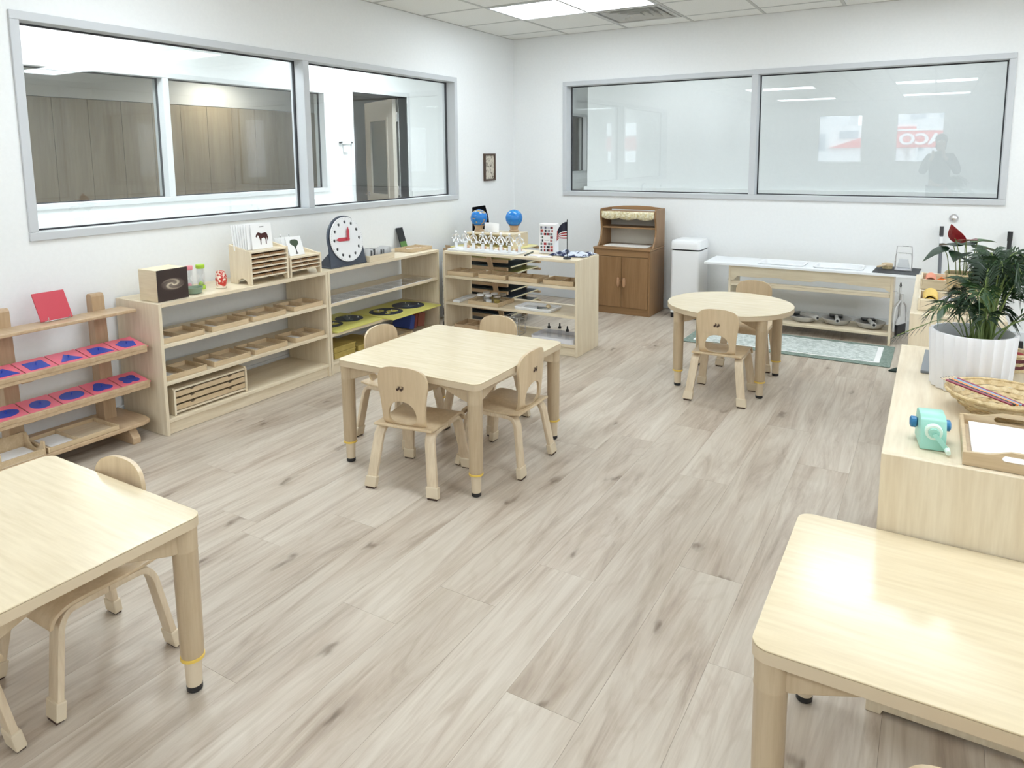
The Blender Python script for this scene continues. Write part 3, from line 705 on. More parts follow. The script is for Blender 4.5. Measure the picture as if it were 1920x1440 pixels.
# rug
m_rug = speckle('rug_pile', (.40,.46,.44), (.68,.73,.71), 38, .95, .36, .60, .5)
t = thing('rug', 'green and white patterned rug in front of the sink bench', 'rug', (2.855,-.815,0), radians(-.5))
MB().box(-.715,.715,-.295,.295,.001,.006).build('border', speckle('rug_border', (.17,.225,.195),(.25,.31,.27), 60, .95, .4,.6,.4), t, bevel=.002)
mb = MB()
def wav(k): return .006*sin(k*2.1)+.004*sin(k*5.3)
pts = [(-.645+1.29*k/30, -.225+wav(k)) for k in range(31)]+[(.645, -.225+.45*k/8) for k in range(1,8)]+[(.645-1.29*k/30, .225+wav(k+9)) for k in range(31)]
MB().prism(pts, .006, .009).build('white_line', m_paper, t)
pts2 = [(p[0]*.945, p[1]*.92) for p in pts]
MB().prism(pts2, .009, .0115).build('field', m_rug, t)
tag(MB().prism([(-.07,-.05),(-.02,-.06),(.07,-.045),(.09,.02),(.02,.06),(-.03,.03)], .0005, .012).build('floor_cloth', plain('dark_green_cloth', (.02,.035,.03), .9), loc=(3.63,-1.15,0), bevel=.004), 'crumpled dark green cloth on the floor at the rug corner', 'cloth')
# ------------------------------------------------------------------ inset rack on the far left
t = thing('inset_rack', 'beech rack with two sloping shelves of pink and blue insets', 'rack', (0,-5.0,0))
for yc in (.60, .165):        # posts: local y
    MB().prism([(.075,.10),(.155,.10),(.125,.745),(.115,.758),(.085,.758),(.075,.745)], yc-.032, yc+.032, 'xz').build('post', m_beech_z, t, bevel=.003)
MB().box(.125,.262,-.05,.715,.655,.672).build('top_rail', m_beech, t, bevel=.004)
for z, nm in ((.487,0),(.300,0)):
    # sloping shelf: back high, front low
    MB().prism([(.160,z+.018),(.335,z-.014),(.335,z-.032),(.160,z+.000)], -.05, .712, 'xz').build('sloping_shelf', m_beech, t, bevel=.002)
    MB().prism([(.326,z-.013),(.337,z-.015),(.337,z+.006),(.326,z+.008)], -.05, .712, 'xz').build('front_lip', m_beech, t, bevel=.002)
    for yc in (.60,.165): MB().prism([(.135,z-.03),(.30,z-.045),(.30,z-.03),(.135,z-.002)], yc-.025, yc+.025, 'xz').build('bracket', m_beech, t)
MB().prism([(.02,-.05),(.352,-.05),(.352,.66),(.33,.70),(.27,.715),(.02,.715)], .085, .105).build('base_board', m_beech, t, bevel=.004)
for yc in (.615, .10): MB().prism([(.03,.0005),(.345,.0005),(.345,.03),(.30,.084),(.06,.084),(.03,.05)], yc-.02, yc+.02, 'xz').build('foot', m_beech, t, bevel=.003)
def inset(label, y, z, poly):
    a = math.atan2(-.032, .175)
    t = thing('metal_inset', label, 'inset', (.160, y, z+.0195), (0, -a, 0), 'metal insets')
    MB().box(.0,.162,-.0685,.0685,.0005,.004).build('frame', m_pink, t, bevel=.001)
    MB().prism([(.08+p[0], p[1]) for p in poly], .0041, .006).build('shape', m_blue, t)
    MB().lathe([(.002,.006),(.002,.013),(.0045,.015),(.0045,.018),(.0,.02)], 10).build('knob', m_blue, t, (.08,0,0), smooth=True)
sq = [(-.042,-.042),(.042,-.042),(.042,.042),(-.042,.042)]
def reg(n, r, a0): return [(r*cos(a0+2*pi*k/n), r*sin(a0+2*pi*k/n)) for k in range(n)]
S1 = [('trapezoid', [(-.04,-.022),(.04,-.055),(.04,.055),(-.04,.022)]), ('square', sq), ('triangle', [(-.045,-.0),(.035,.05),(.035,-.05)]), ('wide trapezoid', [(-.04,-.035),(-.04,.025),(.04,.055),(.04,-.048)]), ('pentagon', reg(5,.05,pi))]
quat = [( (.030+.020*abs(cos(2*q)))*cos(q+pi/4), (.030+.020*abs(cos(2*q)))*sin(q+pi/4)) for q in [2*pi*k/40 for k in range(40)]]
ctri = []
for k in range(36):
    q = 2*pi*k/36; r = .042+.008*cos(3*q); ctri.append((r*cos(q+pi), r*sin(q+pi)))
egg = [(.052*cos(q)*(1-.15*sin(q)), .046*sin(q)) for q in [2*pi*k/32 for k in range(32)]]
S2 = [('oval', ell(0,0,.036,.052)), ('circle', ell(0,0,.042,.042)), ('ellipse', ell(0,0,.042,.055)), ('curved triangle', ctri), ('quatrefoil', quat)]
for k, (n_, p) in enumerate(S1): inset('pink inset with a blue %s on the upper sloping shelf' % n_, -4.91+.1425*k, .487, p)
for k, (n_, p) in enumerate(S2): inset('pink inset with a blue %s on the lower sloping shelf' % n_, -4.91+.1425*k, .300, p)
t = thing('red_board', 'red square board leaning on the rack top rail', 'board', (.185,-4.63,.6725), (0,radians(-28),0))
MB().box(-.004,.004,-.072,.072,.006,.150).build('panel', m_red, t, bevel=.001)
MB().tube([(.004,-.05,.004),(.03,-.05,.004),(.034,-.05,.012)],.0018,6).tube([(.004,.05,.004),(.03,.05,.004),(.034,.05,.012)],.0018,6).tube([(.004,-.055,.004),(.004,.055,.004)],.0018,6).build('wire_stand', m_steel, t)
# tray builder
def tray(name, label, loc, rot, w, d, h, div=None, card=None, group=None, cat='tray', items=0, mt=None, th=.008):
    mt = mt or m_tray
    t = thing(name, label, cat, loc, rot, group)
    MB().box(-w/2+th,w/2-th,-d/2+th,d/2-th,.0008,.005).build('tray_floor', m_tray_in, t)
    for s in (-1,1):
        MB().box(s*w/2-(th if s>0 else 0), s*w/2+(0 if s>0 else th), -d/2,d/2,.0006,h).build('tray_wall', mt, t, bevel=.0012)
        MB().box(-w/2+th,w/2-th, s*d/2-(th if s>0 else 0), s*d/2+(0 if s>0 else th), .0006,h*(.93)).build('tray_wall', mt, t, bevel=.0012)
    if div is not None: MB().box(-w/2+w*div-.003,-w/2+w*div+.003,-d/2+th,d/2-th,.005,h*.95).build('divider', mt, t)
    if card: MB().box(card[0],card[1],card[2],card[3],.0052,.0075).build('card', m_paper, t)
    return t
# trays on the rack base
t = thing('bead_box', 'open wooden box with a scooped side on the rack base board', 'box', (.222,-4.905,.1055), 0)
MB().box(-.058,.125,-.085,.085,.0008,.006).build('box_floor', m_tray_in, t)
sc = [(-.058,0.0008),(.125,.0008),(.125,.062),(.105,.062)]+[(.04+.060*cos(radians(q)), .062+(-.046)*sin(radians(q))) for q in range(0,181,15)]+[(-.04,.075),(-.058,.075)]
for yy in (-.093,.085): MB().prism(sc, yy, yy+.008, 'xz').build('side_wall', m_tray, t)
MB().box(-.058,-.050,-.085,.085,.006,.075).build('back_wall', m_tray, t); MB().box(.117,.125,-.085,.085,.006,.03).build('front_wall', m_tray, t)
MB().box(-.045,.11,-.075,.075,.0065,.009).build('paper', m_paper, t)
tray('paper_tray', 'shallow wooden paper tray with pale lining on the rack base board', (.235,-4.635,.1055), pi/2, .33, .22, .024, .42, (-.13,-.03,-.09,.09), 'trays on the rack')
# ------------------------------------------------------------------ long shelf A contents
ya = [-4.106,-3.815,-3.538,-3.228]
ids = ['leftmost','second from the left','third from the left','rightmost']
for z, nm, o in ((.4845,'upper','u'),(.2855,'middle','m')):
    for k, y in enumerate(ya):
        tray('letter_tray', 'divided wooden tray on the %s shelf of the long unit, %s' % (nm, ids[k]), (.285,y,z), pi/2+.0, .245, .19, .030, (.45,.38,.4,.5)[k] if o=='u' else (.5,.42,.38,.55)[k],
             (-.115,-.02,-.08,.06) if (k+(o=='m')) % 2 == 0 else (-.105,-.03,-.08,.08), 'divided trays on the long unit')
t = thing('drawer_cabinet', 'low wooden cabinet with three thin drawers on the bottom shelf', 'cabinet', (.375,-3.955,.0855), pi/2)
w, d, h = .465, .30, .148
for x0 in (-w/2, w/2-.012): MB().prism([(0,.0005),(d,.0005),(d,h),(.012,h),(0,h-.012)], x0, x0+.012, 'yz').build('side_panel', m_birch, t, bevel=.002)
MB().box(-w/2+.012,w/2-.012,.004,d,h-.016,h-.006).build('top_panel', m_birch_x, t); MB().box(-w/2+.012,w/2-.012,.004,d,.012,.022).build('bottom_panel', m_birch_x, t)
MB().box(-w/2+.012,w/2-.012,d-.01,d,.022,h-.016).build('back_panel', m_birch_x, t)
for q in range(3):
    z0 = .026+.036*q
    pl = [(-w/2+.014,z0),(w/2-.014,z0),(w/2-.014,z0+.026)]
    for xc in (.12,-.12):
        pl += [(xc+.014,z0+.026),(xc+.008,z0+.018),(xc-.008,z0+.018),(xc-.014,z0+.026)]
    pl += [(-w/2+.014,z0+.026)]
    dr = MB().prism(pl, .006, .014, 'xz').build('drawer', m_tray, t)
    MB().box(-w/2+.016,w/2-.016,.016,d-.02,z0,z0+.016).build('drawer_box', m_tray_in, dr)
# galaxy box
t = thing('picture_block', 'pale wooden block with a galaxy picture on its front face', 'block', (.278,-4.135,.7), radians(1))
MB().box(-.078,.0735,-.088,.088,.0006,.165).build('body', wood('pale_block_wood', (.76,.66,.48), (.70,.58,.40), 'x', .5), t, bevel=.002)
def galaxy_mat():
    m, nt, b = newmat('galaxy_print')
    tc = nt.nodes.new('ShaderNodeTexCoord'); mp = nt.nodes.new('ShaderNodeMapping'); mp.inputs['Location'].default_value = (0,0,-.085)
    mp2 = nt.nodes.new('ShaderNodeMapping'); mp2.inputs['Rotation'].default_value = (radians(-32),0,0); mp2.inputs['Scale'].default_value = (0, 14.5, 30)
    nt.links.new(tc.outputs['Object'], mp.inputs[0]); nt.links.new(mp.outputs[0], mp2.inputs[0])
    ln = nt.nodes.new('ShaderNodeVectorMath'); ln.operation = 'LENGTH'; nt.links.new(mp2.outputs[0], ln.inputs[0])
    sx = nt.nodes.new('ShaderNodeSeparateXYZ'); nt.links.new(mp2.outputs[0], sx.inputs[0])
    at = nt.nodes.new('ShaderNodeMath'); at.operation = 'ARCTAN2'; nt.links.new(sx.outputs[1], at.inputs[0]); nt.links.new(sx.outputs[2], at.inputs[1])
    m1 = nt.nodes.new('ShaderNodeMath'); m1.operation = 'MULTIPLY'; m1.inputs[1].default_value = 9; nt.links.new(ln.outputs['Value'], m1.inputs[0])
    ad = nt.nodes.new('ShaderNodeMath'); ad.operation = 'MULTIPLY_ADD'; ad.inputs[1].default_value = 2; nt.links.new(at.outputs[0], ad.inputs[0]); nt.links.new(m1.outputs[0], ad.inputs[2])
    sn = nt.nodes.new('ShaderNodeMath'); sn.operation = 'SINE'; nt.links.new(ad.outputs[0], sn.inputs[0])
    arms = ramp(nt, sn.outputs[0], ((0,(.25,.23,.22)),(1,(1,.96,.85))))
    fall = ramp(nt, ln.outputs['Value'], ((0,(.9,.85,.72)),(.35,(.55,.5,.42)),(.85,(.20,.17,.15)),(1,(0,0,0))))
    c = mixc(nt, 1, fall, arms, 'MULTIPLY'); c = mixc(nt, 1, c, (.035,.022,.02), 'ADD')
    nt.links.new(c, b.inputs['Base Color']); b.inputs['Roughness'].default_value = .35; return m
MB().box(.0738,.076,-.0885,.0885,.0006,.165).build('picture', galaxy_mat(), t)
# sand timers
for nm, y, x_, cc, lab, r in (('pink',-3.93,.20,(.80,.28,.33),'pink capped sand timer behind the green dish',.021),('green',-3.862,.205,(.38,.60,.05),'lime green capped sand timer on the long unit',.024)):
    t = thing('sand_timer', lab, 'timer', (x_,y,.7), 0, 'sand timers'); mc = plain(nm+'_cap', cc, .3)
    MB().lathe([(r,.0006),(r,.018),(r*.9,.022)], 20).build('cap', mc, t, smooth=True); MB().lathe([(r*.9,.118),(r,.122),(r,.138),(r*.9,.141)], 20).build('cap', mc, t, smooth=True)
    MB().lathe([(r*.92,.022),(r*.92,.118)], 20).build('outer_tube', m_acrylic, t, smooth=True)
    MB().lathe([(r*.7,.024),(r*.7,.05),(.004,.068),(.004,.072),(r*.7,.09),(r*.7,.116)], 16).build('bulb', m_acrylic, t, smooth=True)
    MB().lathe([(r*.62,.025),(r*.5,.036),(.002,.044)], 14).build('sand', mc, t, smooth=True)
t = thing('dish', 'small green ribbed dish beside the galaxy block', 'dish', (.292,-3.972,.7)); 
MB().lathe([(.032,.0006),(.040,.004),(.046,.026),(.050,.036),(.046,.036),(.038,.010),(0,.008)], 28, rf=lambda r,z,a: r*(1+.012*sin(a*14))).build('bowl', plain('sage_glaze', (.22,.30,.22), .35), t, smooth=True)
t = thing('tea_light_holder', 'red and white mosaic glass ornament standing before the card cabinet', 'ornament', (.285,-3.79,.7))
MB().lathe([(.028,.0006),(.030,.006),(.026,.012)], 20).build('base', plain('cream_base', (.78,.70,.55), .5), t, smooth=True)
MB().lathe([(.024,.012),(.030,.03),(.032,.055),(.028,.08),(.022,.098),(.017,.09),(.02,.02)], 20, rf=lambda r,z,a: r*(1+.05*sin(a*5+z*60))).build('vase', speckle('red_mosaic', (.55,.03,.02), (.85,.72,.62), 50, .3, .47, .53), t, smooth=True)
# card cabinets
def card_cabinet(label, loc, w, d, h, n, ts):
    t = thing('card_cabinet', label, 'cabinet', loc, pi/2, 'slotted card cabinets')
    for x0 in (-w/2, w/2-.011):
        arc = [(d*.42+.045*cos(radians(q)), .0006+.034*sin(radians(q))) for q in range(180,-1,-20)]
        pl = [(0,.0006)]+arc+[(d,.0006),(d,h+.03),(d*.8,h+.024),(d*.45,h+.012),(d*.15,h+.001),(0,h)]
        MB().prism(pl, x0, x0+.011, 'yz').build('side_panel', m_birch, t, bevel=.0015)
    MB().prism([(-w/2+.011,.01),(w/2-.011,.01),(w/2-.011,h+.028),(w*.25,h+.036),(-w*.25,h+.036),(-w/2+.011,h+.028)], d-.01, d, 'xz').build('back_panel', m_birch_x, t)
    MB().box(-w/2+.011,w/2-.011,.004,d-.01,h-.016,h-.006).build('top_panel', m_birch_x, t)
    p = (h-.016-.036)/n
    for q in range(n):
        s = MB().box(-w/2+.011,w/2-.011,.002,d-.01,.036+p*q,.036+p*q+.008).build('shelf', m_edge, t)
        MB().box(-w/2+.02,w/2-.02,.012,d-.02,.0445+p*q,.0445+p*q+p*.35).build('inset_tray', m_oak_x, s)
        for kx in (-.03,.02): MB().cyl((kx+.02*sin(q*3),.012,.05+p*q),(kx+.02*sin(q*3),.006,.05+p*q),.003,.003,8).build('knob', m_steel, s)
    return t
card_cabinet('slotted birch card cabinet under the horse card', (.378,-3.515,.7), .282, .185, .200, 5, 0)
card_cabinet('smaller slotted birch cabinet under the tree card', (.378,-3.232,.7), .258, .185, .128, 3, 0)
horse = [(.0,.50),(.06,.62),(.14,.70),(.20,.74),(.30,.72),(.45,.66),(.62,.68),(.76,.70),(.86,.66),(.92,.56),(.95,.40),(.94,.22),(.90,.16),(.88,.30),(.86,.42),(.82,.30),(.80,.0),(.75,.0),(.74,.28),(.66,.40),(.52,.38),(.44,.36),(.40,.20),(.39,.0),(.34,.0),(.33,.24),(.28,.38),(.24,.50),(.18,.58),(.12,.52),(.04,.44)]
def card(t, x, y, z, w, h, tilt, pic=None, ry=0):
    """upright card: faces +x in world; local plane yz"""
    c = MB().box(-.0012,.0012,-w/2,w/2,0,h).build('card', m_paper, t, (x,y,z), (0,-tilt,ry))
    return c
t = thing('animal_cards', 'stack of white picture cards with a brown horse in front', 'cards', (.29,-3.535,.8955))
for k in range(7): card(t, -.045+.008*k, -.055+.010*k, 0, .145, .15, radians(9-k), None, radians(4-k*.5))
c = card(t, .02, .03, 0, .15, .15, radians(5))
MB().prism([(-.045+.095*p[0], .025+.10*p[1]) for p in horse], .0013, .0019, 'yz', col=(.25,.07,.05)).build('horse_picture', m_print, c)
MB().box(.0013,.0017,-.012,.020,.128,.134).build('caption', plain('grey_ink', (.3,.3,.3), .7), c)
t = thing('tree_card', 'white card with a green tree standing on the smaller cabinet', 'cards', (.30,-3.245,.8235))
for k in range(3): card(t, -.045+.018*k, -.03+.008*k, 0, .115, .118, radians(22), None, radians(-3))
c = card(t, .018, 0, 0, .122, .122, radians(20))
mb = MB(); mb.prism([(0,.030),(.006,.05),(.012,.058),(.030,.072),(.034,.085),(.028,.097),(.010,.103),(-.012,.104),(-.030,.098),(-.036,.085),(-.028,.072),(-.010,.06),(-.006,.05)], .0013,.0019,'yz', col=(.20,.27,.18)); mb.prism([(-.004,.012),(.004,.012),(.003,.05),(-.003,.05)], .0013,.002,'yz', col=(.2,.2,.16)); mb.prism(ell(0,.012,.012,.004,12),.0013,.0021,'yz', col=(.05,.05,.05))
mb.build('tree_picture', m_print, c)
for s in (-.035,.035): MB().sphere((-.012,s,.152-.018),.006,10,6).cyl((-.012,s,.0),(-.012,s,.13),.0015,.0015,6).build('clip', m_steel, t, loc=(-.03,0,0), rot=(0,radians(-22),0))
# ------------------------------------------------------------------ clock
t = thing('teaching_clock', 'large white teaching clock with red hands on a dark stand', 'clock', (.355,-2.825,.7), (0,0,0))
lean = radians(-9)
R0 = .152; cz = .182
ol = [(-.170,.012),(.170,.012),(.168,.03)]
for k in range(0,33):
    a = radians(-14+208*k/32); ol.append((.163*cos(a), cz+.163*sin(a)))
ol += [(-.168,.03)]
st = MB().prism(ol, -.014, .0, 'yz').build('stand_plate', m_slate, t, rot=(0,lean,0), bevel=.002, smooth=True)
MB().box(-.13,.0,-.172,.172,.0006,.012).build('stand_foot', m_slate, t, bevel=.003)
for s in (-1,1): MB().prism([(-.125,.012),(-.012,.012),(-.025,.10)], s*.165-.004, s*.165+.004, 'xz').build('side_brace', m_slate, t)
holes = [[(.118*cos(radians(30*k))+.0115*cos(2*pi*q/12), cz+.118*sin(radians(30*k))+.0115*sin(2*pi*q/12)) for q in range(12)][::-1] for k in range(12)]
dial = MB().prism(ell(0,cz,R0,R0,72), .008, .016, 'yz', holes=holes).build('dial', m_white, st, smooth=True)
MB().prism(ell(0,cz,R0-.004,R0-.004,48), .001, .0075, 'yz').build('dial_back', m_gasket, st)
mb = MB()
for k in range(60):
    a = radians(6*k); l = .006 if k % 5 else .009
    c0 = Vector((0,cos(a),sin(a))); tn = Vector((0,-sin(a),cos(a)))*.0008; p0 = c0*(R0-.004-l); p1 = c0*(R0-.004)
    mb._add([(.0163,q.y,q.z+cz) for q in (p0-tn,p1-tn,p1+tn,p0+tn)]+[(.0166,q.y,q.z+cz) for q in (p0-tn,p1-tn,p1+tn,p0+tn)], [(0,1,2,3),(4,5,6,7),(0,1,5,4),(1,2,6,5),(2,3,7,6),(3,0,4,7)])
mb.build('minute_marks', plain('grey_print', (.35,.36,.38), .6), dial)
def hand(ang, L, x0):
    pl = [(-.012,-.012),(.012,-.012),(.012,L-.03),(0,L),(-.012,L-.03)]; ca, sa = cos(ang), sin(ang)
    return MB().prism([(p[0]*ca+p[1]*sa, cz-p[0]*sa+p[1]*ca) for p in pl], x0, x0+.004, 'yz').build('clock_hand', m_red, st, bevel=.001)
hand(radians(-88), .108, .018); hand(radians(9), .085, .023)
MB().cyl((.016,0,cz),(.030,0,cz),.011,.011,14).build('hub', m_red, st, smooth=True)
# things on the second unit
t = thing('card_box', 'open birch box filled with white cards beside the clock', 'box', (.31,-2.505,.7), pi/2)
w, d, h = .27, .12, .042
MB().box(-w/2,w/2,-d/2,-d/2+.008,.0006,h).build('front_wall', m_birch_x, t); MB().box(-w/2,w/2,d/2-.008,d/2,.0006,h).build('back_wall', m_birch_x, t)
for s in (-1,1): MB().box(s*(w/2-.004)-.004,s*(w/2-.004)+.004,-d/2+.008,d/2-.008,.0006,h).build('end_wall', m_birch, t)
MB().box(-w/2+.008,w/2-.008,-d/2+.008,d/2-.008,.0006,.006).build('box_floor', m_birch_x, t)
rc = random.Random(11)
for k in range(22):
    xx = -.12+.0112*k; g = rc.choice([.86,.82,.5,.86,.35,.8,.86])
    MB().box(xx-.0008,xx+.0008,-.045,.045,.007,.075+rc.uniform(-.008,.010),col=(g,g,g)).build('card', m_print, t, rot=(0,rc.uniform(-.03,.10),0))
tray('letter_tray', 'wooden tray with small letter pieces at the end of the second unit', (.245,-1.99,.7), pi/2, .255, .17, .028, .5, None, 'trays on the second unit')
rc = random.Random(5)
for k in range(9):
    tag(MB().prism(rrect(.045,.032,.006,2), .0, .006).build('letter_piece', m_paper, loc=(.19+.10*(k%3)/2.0+rc.uniform(0,.01), -2.085+.085*(k//3)+rc.uniform(-.01,.01), .7062), rot=rc.uniform(-.5,.5)), 'white letter piece in the wooden tray, row %s, place %s' % (ORD[k//3], ORD[k%3]), 'letter', 'letter pieces')
t = thing('chalkboard', 'small black and green board leaning on the left wall', 'board', (.060,-1.88,.7), (0,radians(-17),0))
MB().box(-.004,.004,-.04,.04,.004,.165).build('panel', m_black, t, bevel=.001); MB().box(.0041,.005,-.038,.038,.006,.05).build('green_band', plain('leaf_green_print', (.10,.22,.05), .5), t)
# photo cards row (upper shelf)
for k in range(8):
    y = -2.97+.138*k; t = thing('photo_card', 'flat grey photo card on the upper shelf under the clock, %s from the left' % ORD[k], 'card', (.30,y,.4785), 0, 'photo cards')
    rk = random.Random(k+20); g = rk.uniform(.35,.6)
    MB().box(-.10,.088,-.064,.064,.0005,.003).build('sheet', m_paper, t)
    mb = MB()
    for q in range(3): 
        c_ = rk.choice([(.45,.36,.33),(.55,.55,.58),(.38,.35,.36),(.66,.6,.56),(.5,.46,.42)]); mb.box(-.09+.06*q,-.035+.06*q,-.056,.056,.0031,.0035,col=c_)
    mb.build('photo_print', m_print, t)
    MB().box(-.10,.088,-.064,.064,.0037,.0052).build('clear_sleeve', m_acrylic, t)
# yellow map boards
def map_board(label, loc, rot, s):
    t = thing('map_board', label, 'map', loc, rot, 'yellow map boards')
    MB().box(-.205,.205,-.285*s,.285*s,.0006,.012).build('board', m_ybrd, t, bevel=.002); 
    rr = random.Random(int(s*100))
    for q, yc in enumerate((-.125*s,.135*s)):
        dsc = MB().prism(ell(0,yc,.125*s,.125*s,40), .0121,.014).build('hemisphere', m_navy, t)
        for (a,b,r1_,n_) in ((.03,-.03,.05,9),(-.05,.03,.045,8),(.06,.05,.022,7)):
            pl = [(a*s+r1_*s*rr.uniform(.6,1.1)*cos(2*pi*i/n_), yc+b*s*(1 if q else -1)+r1_*s*rr.uniform(.6,1.1)*sin(2*pi*i/n_)) for i in range(n_)]
            MB().prism(pl, .0141,.0165).build('continent', plain('map_land', (.10,.13,.16) if q else (.55,.50,.12), .5), dsc)
            MB().cyl((a*s,yc+b*s*(1 if q else -1),.0165),(a*s,yc+b*s*(1 if q else -1),.026),.002,.003,8).build('pin', m_white, dsc)
map_board('large yellow map board with two dark hemispheres, jutting off the shelf', (.285,-2.262,.2758), radians(0), 1.0)
map_board('smaller yellow map board at the left of the shelf under the clock', (.20,-2.795,.2758), radians(1), .80)
t0_ = None
for k, (y, z, w_, lab) in enumerate(((-2.90,.0855,.20,'flat olive yellow wooden box under the map boards, lower of the left pair'),(-2.90,.1265,.20,'flat olive yellow wooden box stacked on another under the map boards'),(-2.65,.0855,.24,'long olive yellow wooden box behind the left chair'))):
    t = thing('wooden_box', lab, 'box', (.215,y,z), 0, 'olive yellow boxes')
    MB().box(-.14,.14,-w_/2,w_/2,.0005,.030).build('body', m_olive, t, bevel=.002); MB().box(-.143,.143,-w_/2-.003,w_/2+.003,.030,.040).build('lid', m_olive, t, bevel=.002)
for k, (nm, y, c, a, hw) in enumerate((('blue',-2.115,(.05,.09,.36),-13,.026),('dark red',-2.068,(.30,.07,.06),-12,.012),('brick red',-1.999,(.34,.12,.09),-11,.042))):
    t = thing('book', '%s book leaning on the bottom shelf of the second unit' % nm, 'book', (.21,y,.0856), (radians(a),0,0), 'leaning books')
    mc = plain(nm.replace(' ','_')+'_cover', c, .5)
    for s in (-1,1): MB().box(-.08,.09,s*(hw-.0015)-.0015,s*(hw-.0015)+.0015,.012,.118).build('cover', mc, t)
    MB().box(.09,.093,-hw,hw,.012,.118).build('spine', mc, t); MB().box(-.076,.089,-hw+.0035,hw-.0035,.015,.115).build('pages', m_paper, t)
tray('puzzle_tray', 'flat brown wooden tray on the bottom shelf before the books', (.25,-2.28,.0855), pi/2, .22, .22, .02, None, None)
# ------------------------------------------------------------------ corner unit (C) top
tray_w = thing('white_tray', 'long white tray carrying the silver figurines', 'tray', (.80,-1.795,.7))
MB().prism(rrect(.63,.17,.02,4), .0006, .008).build('tray_floor', m_white, tray_w, smooth=True)
mb = MB(); lp = rrect(.63,.17,.02,4); mb.tube([(p[0],p[1],.010) for p in lp], .004, 6, closed=True); mb.build('rim', m_white, tray_w, smooth=True)
for k in range(8):
    t = thing('figurine', 'silver figurine on a white post on the white tray, %s from the left' % ORD[k], 'figurine', (.515+.082*k,-1.79+.008*(k%2),.7085), 0, 'silver figurines')
    MB().lathe([(.019,.0),(.019,.004),(.0125,.006),(.012,.045),(.014,.048),(.014,.050)], 14).build('post', m_white, t, smooth=True)
    mb = MB(); rk = random.Random(k+2)
    mb.sphere((0,0,.118),.0085,10,7); mb.tube([(0,0,.11),(0,0,.085)],.006,8)
    for s in (-1,1):
        mb.tube([(s*.003,0,.088),(s*.012,rk.uniform(-.01,.01),.072),(s*rk.uniform(.014,.022),0,.050)], .0042, 6)
        mb.tube([(s*.004,0,.106),(s*.020,rk.uniform(-.008,.008),.098+rk.uniform(-.01,.008)),(s*rk.uniform(.022,.032),0,.085+rk.uniform(-.02,.022))], .0034, 6)
        mb.sphere((s*.028,0,.062+rk.uniform(-.004,.02)), .006, 8, 6)
    mb.tube([(.026*cos(2*pi*q/14),0,.080+.022*sin(2*pi*q/14)) for q in range(14)], .0022, 5, closed=True)
    mb.build('figure', m_chrome, t, smooth=True, warp=lambda c: (c.x*1.3, c.y*1.3, .050+(c.z-.050)*1.22))
for k in range(7):
    tag(MB().prism([(-.022,0),(.022,0),(.020,.022),(-.020,.022)], -.012, .012, 'xz').build('wooden_block', m_tray if k % 2 else plain('flesh_block', (.66,.42,.28), .5), loc=(.565+.080*k,-1.72,.7085), bevel=.002), 'small wooden block behind the figurines, %s from the left' % ORD[k], 'block', 'small wooden blocks')
# flag carton
t = thing('card_carton', 'white carton printed with many small flags', 'box', (1.262,-1.635,.7), radians(6))
MB().box(-.062,.062,-.045,.045,.0006,.222).build('carton', m_paper, t, bevel=.002)
mb = MB(); rk = random.Random(4)
cols = [(.05,.05,.10),(.60,.12,.12),(.62,.15,.2),(.12,.12,.14),(.8,.8,.82),(.35,.42,.36),(.75,.75,.8),(.07,.07,.09),(.70,.30,.28),(.3,.3,.4)]
for r in range(8):
    for c_ in range(4):
        if r in (3,4) and c_ in (1,2): continue
        x0 = -.050+.0262*c_; z0 = .016+.0245*r; a, b = rk.choice(cols), rk.choice(cols)
        mb.box(x0,x0+.011,-.0455,-.0452,z0,z0+.018,col=a); mb.box(x0+.011,x0+.022,-.0455,-.0452,z0,z0+.018,col=b)
mb.box(-.018,.020,-.0455,-.0452,.098,.101,col=(.55,.5,.55)); mb.build('flag_print', m_print, t)
# desk flag
t = thing('desk_flag', 'small American flag on a black stand on the corner unit', 'flag', (1.527,-1.862,.7), radians(0))
MB().lathe([(.028,.0006),(.028,.008),(.022,.016),(.008,.018)], 20).build('base', m_black, t, smooth=True)
MB().lathe([(.0026,.018),(.0026,.27)], 8).build('staff', m_black, t, smooth=True); MB().lathe([(.0026,.27),(.004,.274),(.0006,.286)], 8).build('finial', m_black, t, smooth=True)
mb = MB(); nx, nz = 14, 13
def fp(i, j):
    u = i/nx; v = j/nz     # hangs in a drooping fold to the left
    zt = .266-.080*u*u; zb = .145-.030*max(0,u-.75)*4; xx = -.003-.082*u; yy = .005*sin(u*9+v*2)-.006*u
    return (xx, yy, zt+(zb-zt)*v)
vs = [fp(i,j) for i in range(nx+1) for j in range(nz+1)]
for i in range(nx):
    for j in range(nz):
        c_ = (.06,.07,.17) if (i < 12 and j < 7) else ((.62,.08,.10) if (j % 2 == 0 if i < 12 else i % 2 == 0) else (.9,.9,.9))
        b = len(mb.v); mb._add([fp(i,j),fp(i+1,j),fp(i+1,j+1),fp(i,j+1)], [(0,1,2,3)], c_)
o = mb.build('cloth', m_print, t); o.modifiers.new('thick','SOLIDIFY').thickness = .0008
